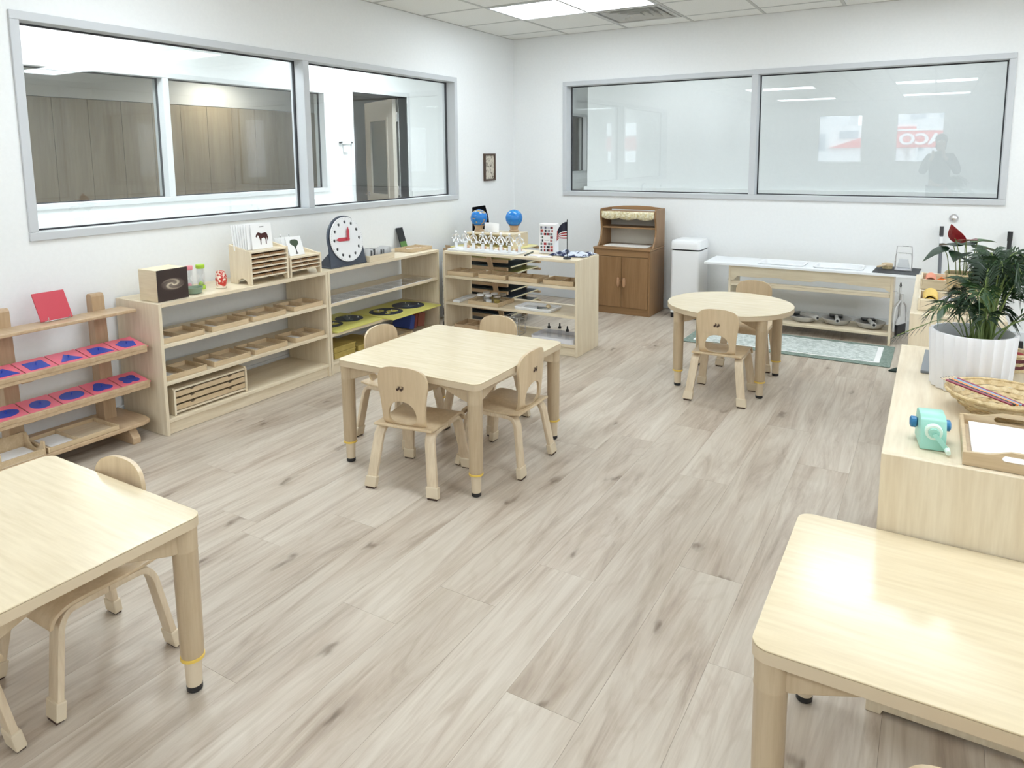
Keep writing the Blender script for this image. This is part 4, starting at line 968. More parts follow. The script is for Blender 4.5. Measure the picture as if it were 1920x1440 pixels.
# navy scarf pile
def pile(name, label, loc, sx, sy, hh, mat, seed, cat):
    mb = MB(); n = 22; rk = random.Random(seed); ph = [rk.uniform(0,6) for _ in range(6)]
    vs = []
    for i in range(n+1):
        for j in range(n+1):
            u, v = i/n*2-1, j/n*2-1; e = max(0, 1-max(abs(u),abs(v))**6)
            z = hh*e*(.45+.28*sin(u*5+ph[0])*sin(v*4+ph[1])+.2*sin(u*9+v*7+ph[2]))
            vs.append((sx*(u+.05*sin(v*4+ph[3])), sy*(v+.06*sin(u*5+ph[4])), .0015+max(z,.002)))
    mb._add(vs, [(i*(n+1)+j,(i+1)*(n+1)+j,(i+1)*(n+1)+j+1,i*(n+1)+j+1) for i in range(n) for j in range(n)])
    o = mb.build(name, mat, loc=loc, smooth=True); s = o.modifiers.new('thick','SOLIDIFY'); s.thickness = .002; s.offset = 1
    return tag(o, label, cat)
pile('scarf', 'navy and white patterned cloth spread on the corner unit', (1.472,-1.665,.7), .143, .108, .034, speckle('navy_pattern', (.012,.02,.07), (.62,.66,.74), 16, .9, .47, .53), 3, 'cloth')
for k, (x_, y_, a, lab) in enumerate(((1.235,-1.805,.2,'white printed sheet lying before the flag carton'),(1.335,-1.84,.5,'white printed sheet overlapping another at the shelf edge'))):
    t = thing('paper_sheet', lab, 'paper', (x_,y_,.7005+.0012*k), a); MB().box(-.05,.05,-.038,.038,0,.001).build('sheet', m_paper, t)
    MB().box(-.035,.03,-.025,-.018,.0011,.0013).box(-.035,.02,-.005,.002,.0011,.0013).box(-.03,.035,.014,.02,.0011,.0013).build('print_lines', plain('mauve_ink', (.45,.35,.42), .7), t)
t = thing('pen', 'dark green pen lying on the corner unit', 'pen', (1.165,-1.765,.706), (0,0,radians(101)))
MB().cyl((-.09,0,0),(.08,0,0),.0055,.0055,10).cyl((.08,0,0),(.096,0,0),.0055,.001,10).build('barrel', plain('dark_green', (.03,.05,.03), .4), t, smooth=True)
MB().cyl((-.105,0,0),(-.09,0,0),.006,.006,10).build('cap', m_black, t, smooth=True)
# trays on the corner unit
for k, x_ in enumerate((.615,.905,1.175,1.468)):
    tray('letter_tray', 'divided wooden tray on the upper shelf of the corner unit, %s' % ids[k], (x_,-1.795,.5085), 0, .245, .185, .034, (.38,.5,.45,.55)[k], None, 'divided trays on the corner unit')
tt = tray('jar_tray', 'wooden carrying tray holding glass jars', (.835,-1.79,.2985), radians(-1), .28, .235, .032, None, None)
k = 0
for i in range(3):
    for j in range(2):
        t = thing('glass_jar', 'clear glass jar with a silver lid in the carrying tray, %s row, %s' % (('front','back')[j], ('left','middle','right')[i]), 'jar', (.765+.075*i,-1.832+.085*j,.3042), 0, 'glass jars')
        MB().lathe([(.026,.0005),(.029,.004),(.029,.048),(.024,.054)], 18).build('glass', m_acrylic, t, smooth=True)
        MB().lathe([(.027,.054),(.028,.056),(.028,.066),(.025,.068)], 18).build('lid', m_white if i != 2 else m_steel, t, smooth=True)
        MB().lathe([(.024,.003),(.024,.02+.008*((i+j)%3)),(.0,.022+.008*((i+j)%3))], 14).build('filling', (m_tray, m_paper, m_olive)[(i+j)%3], t)
t = thing('ruler_box', 'long narrow white box lying front to back beside the jar tray', 'box', (.575,-1.765,.2985), radians(4))
MB().box(-.03,.03,-.14,.14,.0006,.018).build('body', m_paper, t, bevel=.003); MB().box(-.022,.022,-.13,.13,.0181,.021).build('lid', plain('pale_grey_lid', (.62,.63,.66), .5), t)
t = thing('white_tray', 'shallow white plastic tray with small tools on the middle shelf', 'tray', (1.255,-1.80,.2985), radians(-2))
MB().prism(rrect(.30,.19,.02,4), .0006, .006).build('tray_floor', m_white, t); mb = MB(); mb.tube([(p[0],p[1],.016) for p in rrect(.30,.19,.02,4)], .007, 6, closed=True).tube([(p[0]*.98,p[1]*.98,.008) for p in rrect(.30,.19,.02,4)], .006, 6, closed=True); mb.build('rim', m_white, t, smooth=True)
tag(MB().sphere((0,0,.0),.02,14,10,(1,1,.8)).build('wooden_ball', plain('tan_ball', (.52,.42,.26), .5), loc=(1.335,-1.785,.321), smooth=True), 'tan ball in the white plastic tray', 'ball')
tag(MB().cyl((-.035,0,0),(.035,0,0),.009,.005,10).build('small_tool', plain('dark_grey', (.10,.11,.11), .4), loc=(1.30,-1.82,.3145), rot=.5, smooth=True), 'dark grey tool beside the tan ball', 'tool')
tag(MB().box(-.05,.05,-.03,.03,0,.004).build('folded_napkin', plain('pale_grey_cloth', (.60,.61,.64), .8), loc=(1.19,-1.79,.3052), rot=.2), 'folded grey napkin in the white plastic tray', 'napkin')
t = thing('dropper_tray', 'deep white tray holding three dropper bottles on the bottom shelf', 'tray', (1.42,-1.785,.0855), 0)
MB().prism(rrect(.34,.215,.03,5), .0006, .006).build('tray_floor', plain('lilac_white', (.72,.72,.76), .35), t)
mb = MB(); o_, i_ = rrect(.36,.235,.035,5), rrect(.348,.223,.03,5); MB().prism(o_, .0006, .034, holes=[i_[::-1]]).build('tray_wall', plain('lilac_white2', (.74,.74,.78), .35), t, smooth=True)
for k, (x_, y_) in enumerate(((1.335,-1.775),(1.41,-1.745),(1.50,-1.80))):
    t = thing('dropper_bottle', 'clear dropper bottle with a black top, %s from the left' % ORD[k], 'bottle', (x_,y_,.0917), 0, 'dropper bottles')
    MB().lathe([(.016,.0),(.017,.003),(.017,.048),(.009,.058),(.009,.064)], 16).build('bottle', m_acrylic, t, smooth=True)
    MB().lathe([(.0115,.062),(.0115,.078),(.006,.080),(.0055,.098),(.003,.103)], 14).build('dropper_cap', m_black, t, smooth=True)
tray('box_of_cards', 'dark lined wooden box on the bottom shelf behind the far chair', (.66,-1.79,.0855), radians(3), .22, .20, .04, .5, None, None, 'box', 0, m_beech)
t = thing('wire_basket', 'small grey wire basket standing on the bottom shelf', 'basket', (1.06,-1.80,.0855))
for q in range(5): MB().tube([(p[0],p[1],.003+.034*q) for p in rrect(.12+.004*q,.12+.004*q,.02,3)], .0022, 5, closed=True).build('wire_ring', m_steel, t)
for p in rrect(.128,.128,.02,3): MB().tube([(p[0]*.94,p[1]*.94,.003),(p[0]*1.06,p[1]*1.06,.139)], .0018, 5).build('upright_wire', m_steel, t)
# ------------------------------------------------------------------ map rack behind the corner unit
t = thing('map_rack', 'beech map rack stacked with dark boards behind the corner unit', 'rack', (0,0,0))
for (x0, y0) in ((.20,-1.40),(.20,-.90),(.60,-1.40),(.60,-.90)):
    MB().prism([(x0+.10,.0006),(x0+.145,.0006),(x0+.145-.17,.67),(x0+.10-.17,.67)] if y0 < -1.2 else [(x0,.0006),(x0+.045,.0006),(x0+.045,.67),(x0,.67)], y0-.012 if y0 < -1.2 else y0, (y0 if y0 < -1.2 else y0+.02), 'xz').build('post', m_beech_z, t)
lv = (.10,.165,.245,.31,.375,.45,.51,.575,.64)
for z in lv:
    MB().box(.10,.745,-1.398,-1.375,z-.026,z).build('front_rail', m_beech, t); MB().box(.10,.80,-.925,-.905,z-.018,z).build('back_rail', m_beech, t)
rk = random.Random(9)
mcols = [(.03,.05,.07),(.02,.03,.03),(.03,.05,.08),(.02,.03,.03),(.02,.035,.04),(.35,.33,.06),(.03,.05,.06),(.30,.26,.08),(.70,.64,.26)]
mnames = ['dark blue','black','navy','charcoal','deep green','olive','dark teal','mustard','pale yellow']
for k, z in enumerate(lv):
    b = thing('map_board', '%s map board in the beech rack, %s slot from the floor' % (mnames[k], ORD[k]), 'map', (.445,-1.145,z+.0006), 0, 'boards in the map rack')
    MB().box(-.31,.32,-.228,.245,0,.010).build('board', plain('board_%d' % k, mcols[k], .45), b)
    MB().box(.3205,.326,-.228,.245,0,.010).build('pale_edge', plain('pale_board_edge', (.66,.62,.42), .5), b)
t = thing('riser', 'low wooden riser on top of the map rack under a globe', 'riser', (.47,-1.10,.6512))
MB().box(-.235,.235,-.13,.13,.105,.12).build('top_panel', m_birch_x, t, bevel=.002)
for s in (-1,1): MB().box(s*.2275-.0075,s*.2275+.0075,-.13,.13,.0006,.1045).build('side_panel', m_birch, t)
MB().box(-.219,.219,.118,.13,.0006,.1045).build('back_panel', m_birch, t)
def globe_mat(name, land):
    m, nt, b = newmat(name); v = coords(nt, (1,1,1), False); n = noise(nt, v, 13, 5, .4)
    nt.links.new(ramp(nt, n, ((.535,(.02,.19,.56)),(.56,land))), b.inputs['Base Color']); b.inputs['Roughness'].default_value = .18; return m
def globe(label, loc, m):
    t = thing('globe', label, 'globe', loc, 0, 'globes')
    MB().lathe([(.040,.0006),(.042,.004),(.042,.012),(.034,.020),(.038,.045),(.050,.056),(.044,.057),(.02,.046)], 22).build('stand', m_beech_z, t, smooth=True)
    MB().sphere((0,0,.052+.068),.075,32,18).build('ball', m, t, smooth=True)
globe('blue globe with sandy continents on a wooden stand before the black board', (.30,-1.13,.7715), globe_mat('globe_sandy', (.42,.33,.12)))
globe('plain blue globe on the right of the wooden riser', (.595,-1.02,.7715), globe_mat('globe_green', (.02,.26,.60)))
t = thing('black_board', 'tall black board leaning in the corner behind the sandy globe', 'board', (.205,-.958,.6512), 0)
pl = [(-.09,.0006),(.09,.0006),(.094,.14),(.083,.23),(.048,.338),(-.088,.316)]
MB().prism(pl, -.006, .006, 'xz').build('panel', plain('black_felt', (.003,.003,.004), .9, 0, .1), t, bevel=.002)
t = thing('white_cards', 'fan of white cards standing on the riser between the globes', 'cards', (.455,-1.15,.772))
for k in range(6): MB().box(-.026,.026,-.0008,.0008,.0025,.082).build('card', m_paper, t, (-.055+.021*k,-.006*k,0), (radians(-6),radians(3),radians(38-k)))
# ------------------------------------------------------------------ right-hand shelf units
def weave(label, name, loc, prof, n, rows, mats, amp=.0035, handle=False, cat='basket', sq=None):
    t = thing(name, label, cat, loc)
    m = len(prof); bands = []
    def at(u):
        f = u*(m-1); k = min(int(f), m-2); a = f-k; return (prof[k][0]*(1-a)+prof[k+1][0]*a, prof[k][1]*(1-a)+prof[k+1][1]*a)
    for r in range(rows):
        mb = MB(); u0, u1 = r/rows, (r+.93)/rows; vs = []
        for (u, inn) in ((u0,0),((u0+u1)/2,0),(u1,0),(u1,1),(u0,1)):
            rr, zz = at(u)
            for i in range(n):
                a = 2*pi*i/n; off = amp*cos(i*pi/2+ (pi if r % 2 else 0))*(.5 if u in (u0,u1) else 1)-(.004 if inn else 0)
                q = rr+off
                if sq: q = q/max(abs(cos(a)),abs(sin(a)))**sq
                vs.append((q*cos(a), q*sin(a), zz))
        mb._add(vs, [(k*n+i,k*n+(i+1)%n,((k+1)%5)*n+(i+1)%n,((k+1)%5)*n+i) for k in range(5) for i in range(n)])
        mb.build('woven_band', mats[r % len(mats)], t, smooth=True)
    r0, z0 = prof[0]
    MB().lathe([(r0*.98,z0+.0005),(r0*.98,z0+.004)], n//2).build('base', mats[0], t)
    r1, z1 = prof[-1]
    def rad(a): return r1/max(abs(cos(a)),abs(sin(a)))**sq if sq else r1
    MB().tube([(rad(2*pi*i/48)*cos(2*pi*i/48), rad(2*pi*i/48)*sin(2*pi*i/48), z1) for i in range(48)], .005, 7, closed=True).build('rim', mats[0], t, smooth=True)
    return t
straw = speckle('straw', (.66,.52,.30), (.50,.36,.18), 70, .8, .4, .62, .4); straw2 = speckle('straw_pale', (.72,.60,.38), (.58,.44,.24), 70, .8, .4, .62, .4)
# fluted pot with palm
PX, PY = 3.885, -3.788
t = thing('planter', 'white fluted pot standing on the near right shelf', 'pot', (PX,PY,.7))
fl_ = lambda r,z,a: r*(1-.028*abs(sin(a*9)) if r > .095 else 1)
MB().lathe([(.106,.0006),(.109,.004),(.1195,.178),(.1185,.182),(.1075,.182),(.1045,.15),(.103,.13)], 176, rf=lambda r,z,a: r if (z > .1 and r < .108) else r-.0085*abs(sin(a*11))).build('pot', plain('matt_white_ceramic', (.80,.80,.82), .55), t, smooth=True, ang=60)
MB().lathe([(.1035,.140),(.05,.146),(0,.147)], 30, rf=None).build('soil', speckle('potting_soil', (.012,.010,.008), (.035,.028,.02), 60), t)
palm = thing('palm', 'bushy dark green parlour palm growing in the white fluted pot', 'plant', (PX,PY,.846))
def leafmat(name, a, b): return speckle(name, a, b, 20, .45, .35, .65, .05)
m_palm = [leafmat('palm_leaf_%d' % k, c1, c2) for k, (c1, c2) in enumerate((((.010,.030,.010),(.022,.055,.017)),((.016,.045,.013),(.035,.085,.024)),((.007,.022,.010),(.016,.04,.014))))]
m_stem = plain('palm_stem', (.16,.22,.06), .5)
rk = random.Random(12)
IR = Vector((.86,.51,0)); ID = Vector((-.51,.86,0))
for k in range(34):
    lean = rk.uniform(-.62,1.25); dep = rk.uniform(-.8,.8); tall = rk.uniform(.09,.275); L0 = rk.uniform(.8,1.1)
    if lean < -.1: tall *= .72
    if k % 6 == 0: tall = rk.uniform(.24,.285); lean *= .6
    hv = IR*(lean*.125)+ID*(dep*.10); out = max(hv.length, .03); d = hv.normalized()
    b0 = IR*(.028+rk.uniform(-.03,.03))+ID*rk.uniform(-.03,.03)
    pth = catmull([b0, b0+d*out*.22+Vector((0,0,tall*.45)), b0+d*out*.6+Vector((0,0,tall*.85)), b0+d*out*1.05+Vector((0,0,tall)), b0+d*out*1.45+Vector((0,0,tall*.88))], 6)
    fr = MB().tube(pth, [.0032*(1-.7*q/len(pth)) for q in range(len(pth))], 5).build('stem', m_stem, palm, smooth=True)
    mb = MB(); N = len(pth); side = Vector((-d.y, d.x, 0))
    for q in range(int(N*.40), N):
        f = (q-N*.40)/(N*.60); L = .082*L0*(1-.45*abs(f-.4))*rk.uniform(.8,1.15); p = pth[q]; tg = (pth[min(q+1,N-1)]-pth[q-1]).normalized()
        for s in (-1,1):
            if q == N-1: s *= .35
            dr = (side*s*.85+tg*.62+Vector((0,0,.16-.30*f))).normalized(); nn = dr.cross(tg).normalized(); wd = tg*.0048
            tip = p+dr*L+Vector((0,0,-.020)); mid = p+dr*L*.45+Vector((0,0,.004))
            mb._add([p, mid+wd, tip, mid-wd, mid+nn*.0016], [(0,1,4),(1,2,4),(2,3,4),(3,0,4),(0,3,2,1)])
    mb.build('frond', m_palm[k % 3], fr)
# two stray low fronds reaching over the shelf edge on the left
for k, (dx, dy, dz) in enumerate(((-.19,.02,-.02),(-.12,.16,.02))):
    pth = catmull([(-.02,.02,0),(dx*.4,dy*.5,.06),(dx*.8,dy,.045+dz),(dx*1.1,dy*1.2,.01+dz)], 5)
    st_ = MB().tube(pth, .0014, 5).build('stem', m_stem, palm)
    mb = MB()
    for q in range(8,len(pth)):
        p = pth[q]
        for s in (-1,1):
            e = p+Vector((dx*.12, .05*s, -.03)); mb._add([p, (p+e)/2+Vector((0,.003,.003)), e, (p+e)/2-Vector((0,.003,-.002))], [(0,1,2),(0,2,3),(0,3,2,1)])
    mb.build('frond', m_palm[2], st_)
weave('round straw basket with pencils in front of the white pot', 'pencil_basket', (3.95,-4.030,.7), [(.070,.001),(.086,.014),(.110,.035),(.133,.064)], 56, 7, [straw, straw2], .0055)
PC = [('dark red',(.26,.03,.06)),('black',(.015,.015,.02)),('orange',(.80,.28,.07)),('pale blue',(.22,.40,.55)),('pink',(.30,.05,.12))]
for k, (nm, c) in enumerate(PC):
    t = thing('pencil', '%s pencil resting across the straw basket' % nm, 'pencil', (3.893+.008*k,-4.072+.0155*k,.7705-.003*k), (0,radians(9+1.5*k),radians(-24+3*k)), 'coloured pencils')
    MB().cyl((-.085,0,0),(.085,0,0),.0036,.0036,6).build('barrel', plain(nm.replace(' ','_')+'_paint', c, .35), t)
    MB().cyl((-.085,0,0),(-.098,0,0),.0036,.0012,6).build('sharpened_tip', m_tray_in, t); MB().cyl((-.098,0,0),(-.102,0,0),.0012,.0003,6).build('lead', m_black, t)
# sharpener
t = thing('pencil_sharpener', 'mint green crank pencil sharpener on the near right shelf', 'sharpener', (3.782,-4.345,.7), radians(7))
MB().prism([(-.058,.0006),(.050,.0006),(.050,.052),(.040,.074),(.022,.082),(-.030,.082),(-.046,.074),(-.056,.045)], -.0285, .0285, 'yz').build('body', m_mint, t, bevel=.003, smooth=True)
MB().cyl((0,-.050,.048),(0,-.0615,.047),.0205,.019,24).build('collar', m_mint2, t, smooth=True); MB().cyl((0,-.060,.048),(0,-.066,.047),.013,.012,18).build('hub', m_mint, t, smooth=True)
MB().strap([(0,-.068,.047),(.016,-.0695,.028),(.028,-.070,.012)], .011, .005, (.8,0,.6)).build('crank_arm', m_mint, t)
MB().cyl((.029,-.068,.012),(.029,-.090,.0105),.0068,.0055,14).build('crank_knob', m_mint2, t, smooth=True)
for s in (-1,1): MB().lathe([(.010,0),(.0145,.003),(.0145,.014),(.010,.017)], 14, rf=lambda r,z,a: r*(1+.06*sin(a*7))).build('side_knob', m_bluepl, t, (s*.0288,.012,.046), (0,s*pi/2,0), smooth=True)
# paper tray at the front edge
t = thing('handled_tray', 'wooden tray with slotted handles and white paper at the shelf end', 'tray', (3.985,-4.312,.7), 0)
w, d = .27, .295
MB().box(-w/2+.009,w/2-.009,-d/2+.009,d/2-.009,.0006,.007).build('tray_floor', m_tray_in, t)
for s in (-1,1): MB().box(s*w/2-(.009 if s>0 else 0),s*w/2+(0 if s>0 else .009),-d/2+.009,d/2-.009,.0006,.032).build('tray_wall', m_tray, t, bevel=.002)
for y0 in (-d/2, d/2-.009):
    pl = [(-w/2,.0006),(w/2,.0006),(w/2,.032),(w*.30,.036),(w*.15,.048),(-w*.15,.048),(-w*.30,.036),(-w/2,.032)]
    hl = [(p[0],p[1]) for p in rrect(.115,.016,.0079,4,0,.030)]
    MB().prism(pl, y0, y0+.009, 'xz', holes=[hl]).build('handle_wall', m_tray, t)
tag(MB().box(-.115,.115,-.13,.13,0,.012).build('paper_stack', m_paper, loc=(3.985,-4.312,.7075), bevel=.001), 'stack of white paper in the handled wooden tray', 'paper')
tag(MB().box(-.03,.03,-.15,.15,.0006,.010).build('slate', plain('grey_slate', (.20,.215,.23), .5), loc=(3.785,-3.545,.7), rot=radians(-2), bevel=.002), 'grey slate board lying behind the white pot', 'slate')
# colourful basket behind the pot
weave('small basket in straw and maroon weave behind the white pot', 'coloured_basket', (4.005,-3.50,.7), [(.052,.001),(.056,.03),(.062,.06)], 48, 5, [straw2, plain('maroon_fibre', (.14,.035,.04), .8)], .004)
rk = random.Random(31); bc = [(.35,.05,.06),(.55,.30,.28),(.12,.05,.30),(.6,.55,.5),(.40,.10,.20),(.65,.25,.10)]
for k in range(9):
    a = 2*pi*k/6; r = .028 if k < 6 else .0
    tag(MB().sphere((0,0,0),.017,12,8,(1.15,.9,.95)).build('yarn_ball', plain('yarn_%d' % k, bc[k % 6], .9), loc=(4.005+r*cos(a), -3.50+r*sin(a), .722+(.024 if k < 6 else .045+.02*(k-6)) ), smooth=True),
        '%s yarn ball in the maroon weave basket, %s' % (['dark red','dusty pink','purple','cream','plum','rust'][k % 6], 'around the rim' if k < 6 else ('upper middle','top','very top')[k-6]), 'yarn', 'yarn balls')
# far right shelf: two mat trays, anthurium, poles
def mat_tray(label, y):
    t = thing('mat_tray', label, 'tray', (3.86,y,.7), 0, 'mat trays'); w, d = .285, .25
    MB().box(-w/2+.01,w/2-.01,-d/2+.01,d/2-.01,.0006,.008).build('tray_floor', m_tray_in, t)
    for s in (-1,1):
        MB().box(s*w/2-(.01 if s>0 else 0),s*w/2+(0 if s>0 else .01),-d/2,d/2,.0006,.058).build('tray_wall', m_birch_y, t, bevel=.002); MB().box(-w/2+.01,w/2-.01,s*d/2-(.01 if s>0 else 0),s*d/2+(0 if s>0 else .01),.0006,.055).build('tray_wall', m_birch_x, t, bevel=.002)
mat_tray('birch tray with rolled yellow mat at the near end of the far right shelf', -2.47); mat_tray('birch tray with orange rolls at the far end of the far right shelf', -1.87)
def roll(label, loc, rot, r, L, c):
    t = thing('rolled_mat', label, 'mat', loc, rot, 'rolled mats'); mc = plain(label.split()[0]+'_felt', c, .9)
    pts = [((r*(.25+.75*q/40))*cos(q*.48), (r*(.25+.75*q/40))*sin(q*.48)) for q in range(41)]
    poly = pts+[(p[0]*.93-.0006,p[1]*.93) for p in pts[::-1]]
    MB().lathe([(r,-L/2),(r,L/2),(r*.8,L/2),(r*.8,L/2-.01),(.0,L/2-.012)], 20).build('roll', mc, t, rot=(pi/2,0,0), smooth=True)
    MB().lathe([(r*.8,0),(r*.6,0),(r*.6,.004),(r*.8,.004)], 18).build('inner_turn', mc, t, (0,-L/2+.004,0), (pi/2,0,0))
roll('yellow rolled mat standing out of the near birch tray', (3.768,-2.47,.741), 0, .032, .20, (.78,.55,.16))
roll('salmon rolled mat in the far birch tray', (3.765,-1.87,.737), 0, .026, .18, (.75,.30,.20))
for k, (x_, y_, c, lab) in enumerate(((3.83,-1.84,(.85,.25,.05),'orange folded cloth in the far birch tray'),(3.835,-1.92,(.80,.62,.42),'peach folded cloth in the far birch tray'),(3.86,-2.45,(.68,.67,.76),'lilac white folded cloth in the near birch tray'),(3.83,-2.54,(.78,.68,.45),'cream folded cloth in the near birch tray'))):
    pile('folded_cloth', lab, (x_,y_,.7085), .045 if k != 2 else .07, .035, .042, plain('cloth_%d' % k, c, .9), 40+k, 'cloth')
weave('square seagrass basket planter on the far right shelf', 'basket_planter', (3.905,-2.175,.7), [(.055,.001),(.066,.06),(.078,.125)], 64, 9, [straw2, straw], .003, sq=.55)
an = thing('anthurium', 'red anthurium with glossy heart-shaped leaves in the seagrass basket', 'plant', (3.905,-2.175,.80))
MB().lathe([(.062,0),(.03,.004),(0,.005)], 20).build('soil', speckle('dark_soil', (.012,.010,.008), (.035,.028,.02), 60), an)
def heart(L, W, curl):
    pts = [(0,-.12),(.20,-.28),(.42,-.22),(.52,.02),(.44,.30),(.25,.62),(0,1.0)]
    P = catmull([(a,b,0) for a,b in pts], 4); out = [(p[0]*W,p[1]*L) for p in P]+[(-p[0]*W,p[1]*L) for p in P[-2:0:-1]]
    return out
def big_leaf(base, tip_dir, L, W, mat, parent, nm='leaf', droop=.5, top=None):
    stem_top = Vector(top); b0 = Vector(base)
    st = MB().tube(catmull([b0, (b0+stem_top)/2+Vector((0,0,.03)), stem_top], 5), .0022, 6).build('stem', m_stem, parent, smooth=True)
    poly = heart(L, W, 0); d = Vector(tip_dir).normalized(); s = d.cross(Vector((0,0,1))).normalized(); n = s.cross(d)
    mb = MB(); n_ = len(poly)
    def mp(p, o):
        v = p[1]/L; bend = -droop*L*max(0,v)**2*.5+.22*abs(p[0])
        return stem_top+d*p[1]+s*p[0]+n*(bend+o)
    c0 = [mp((0,L*f),0) for f in (.0,.35,.7)]
    vs = [mp(p,0) for p in poly]+[mp(p,.0015) for p in poly]+[mp((0,.25*L),0), mp((0,.25*L),.0015)]
    fs = [(i,(i+1)%n_,2*n_) for i in range(n_)]+[(n_+(i+1)%n_,n_+i,2*n_+1) for i in range(n_)]+[(i,(i+1)%n_,n_+(i+1)%n_,n_+i) for i in range(n_)]
    mb._add(vs, fs); mb.build(nm, mat, st, smooth=True)
m_an = [leafmat('anthurium_leaf_a', (.008,.030,.014), (.016,.050,.018)), leafmat('anthurium_leaf_b', (.03,.09,.018), (.05,.13,.03))]
m_spathe = plain('red_spathe', (.28,.018,.025), .25)
LV = [((-.06,.01),(-.9,-.35,-.25),.115,.13,(-.085,.0,.135),0),((.02,.03),(.7,.2,.0),.10,.10,(.06,.03,.155),1),((.03,0),(.9,-.3,-.1),.115,.13,(.075,-.02,.12),0),((0,.02),(.1,.8,.2),.10,.10,(.0,.05,.17),0),((-.02,-.02),(-.3,-.8,-.1),.09,.10,(-.02,-.05,.13),0),((.03,.02),(.95,.3,.25),.085,.08,(.05,.04,.185),1),((-.03,.02),(-.5,.5,.1),.09,.10,(-.05,.04,.16),0),((.0,-.03),(.5,-.8,-.2),.10,.11,(.03,-.05,.10),0)]
for (b, td, L, W, tp, mi) in LV: big_leaf((b[0],b[1],.0), td, L, W, m_an[mi], an, 'leaf', .5, tp)
big_leaf((-.01,0,0), (-.30,-.35,.85), .085, .095, m_spathe, an, 'red_flower', -.1, (-.045,.0,.20)); big_leaf((.01,0,0), (.6,-.6,.25), .07, .10, m_spathe, an, 'red_flower', .2, (.0,-.01,.19))
MB().cyl((-.045,.005,.20),(-.062,0,.255),.004,.002,8).build('spadix', plain('spadix', (.55,.38,.12), .6), an)
def pole(label, x, y, zt, r, m1, m2, dx=0, dy=.0):
    t = thing('broom_handle', label, 'handle', (x,y,0), 0)
    top = Vector((dx,dy,zt)); MB().cyl((0,0,.045),top,r,r,14).build('shaft', m1, t, smooth=True)
    MB().cyl(top-(top.normalized()*.07),top,r*1.18,r*1.18,14).build('grip_cap', m2, t, smooth=True)
    if dx < .01: MB().cyl(top*(1-.13/zt),top*(1-.08/zt),r*1.35,r*1.35,14).build('collar', m_white, t, smooth=True)
    MB().box(-.14,.14,-.02,.02,.0006,.05).build('head', m2, t, bevel=.004)
pole('grey mop handle leaning on the back wall behind the anthurium', 3.83,-.10,.87,.012, plain('grey_shaft', (.16,.17,.19), .4), plain('dark_grip', (.05,.05,.055), .5), -.012, .06)
pole('black broom handle leaning on the back wall behind the palm', 4.24,-.10,.85,.014, m_black, m_black, .012, .06)
t = thing('rolled_poster', 'rolled black and white poster standing between the two corner shelf units', 'poster', (.434,-1.835,0))
MB().lathe([(.022,.0006),(.024,.004),(.024,.61),(.020,.612),(.020,.58),(0,.579)], 18).build('roll', speckle('poster_print', (.02,.025,.04), (.80,.80,.80), 7, .6, .46, .52, 0), t, smooth=True)
# wall fittings
t = thing('wall_button', 'round steel push button on the back wall', 'button', (3.893,-.0006,.933), (pi/2,0,0))
MB().lathe([(.031,.0),(.031,.004),(.026,.010),(.020,.010),(.019,.006)], 28).build('collar', m_steel, t, smooth=True); MB().lathe([(.0185,.0),(.0185,.009),(.012,.013),(0,.014)], 24).build('push_knob', m_chrome, t, smooth=True)
t = thing('wall_picture', 'small dark framed picture on the left wall near the corner', 'picture', (.001,-.489,1.323))
w, h = .196, .262
MB().prism([(-w/2,-h/2),(w/2,-h/2),(w/2,h/2),(-w/2,h/2)], .0005, .022, 'yz', holes=[[(-w/2+.017,-h/2+.017),(w/2-.017,-h/2+.017),(w/2-.017,h/2-.017),(-w/2+.017,h/2-.017)]]).build('frame', wood('dark_frame_wood', (.10,.06,.04), (.05,.03,.02), 'z', .5), t, bevel=.002)
MB().box(.0008,.010,-w/2+.017,w/2-.017,-h/2+.017,h/2-.017).build('picture', speckle('speckled_picture', (.62,.57,.48), (.12,.10,.08), 42, .7, .50, .62, .2), t)
# ------------------------------------------------------------------ the photographer, standing behind the camera (seen only as a reflection)
def skin_obj(name, nodes, edges, mat, parent, sub=2):
    me = bpy.data.meshes.new(name); keys = list(nodes); idx = {k: i for i, k in enumerate(keys)}
    me.from_pydata([nodes[k][0] for k in keys], [(idx[a], idx[b]) for a, b in edges], [])
    o = bpy.data.objects.new(name, me); COL.objects.link(o); o.parent = parent; me.materials.append(mat)
    m = o.modifiers.new('skin', 'SKIN'); m.use_smooth_shade = True
    for k in keys:
        r = nodes[k][1]; sv = me.skin_vertices[0].data[idx[k]]; sv.radius = (r, r) if not isinstance(r, tuple) else r; sv.use_root = (k == keys[0])
    s = o.modifiers.new('subdivision', 'SUBSURF'); s.levels = sub; s.render_levels = sub
    return o
pp = thing('person', 'person in dark jacket and trousers holding up a phone, mirrored in the back window', 'person', (3.80,-6.80,0))
N = {'pelvis': ((0,0,.90),(.15,.11)), 'belly': ((0,.005,1.05),(.13,.10)), 'chest': ((0,.0,1.25),(.16,.11)), 'neckbase': ((0,-.005,1.395),(.075,.065)), 'neck': ((0,.01,1.45),.052), 'jaw': ((0,.03,1.52),(.062,.07)), 'skull': ((0,.02,1.60),(.075,.088)), 'crown': ((0,.01,1.655),(.05,.06))}
Ed = [('pelvis','belly'),('belly','chest'),('chest','neckbase'),('neckbase','neck'),('neck','jaw'),('jaw','skull'),('skull','crown')]
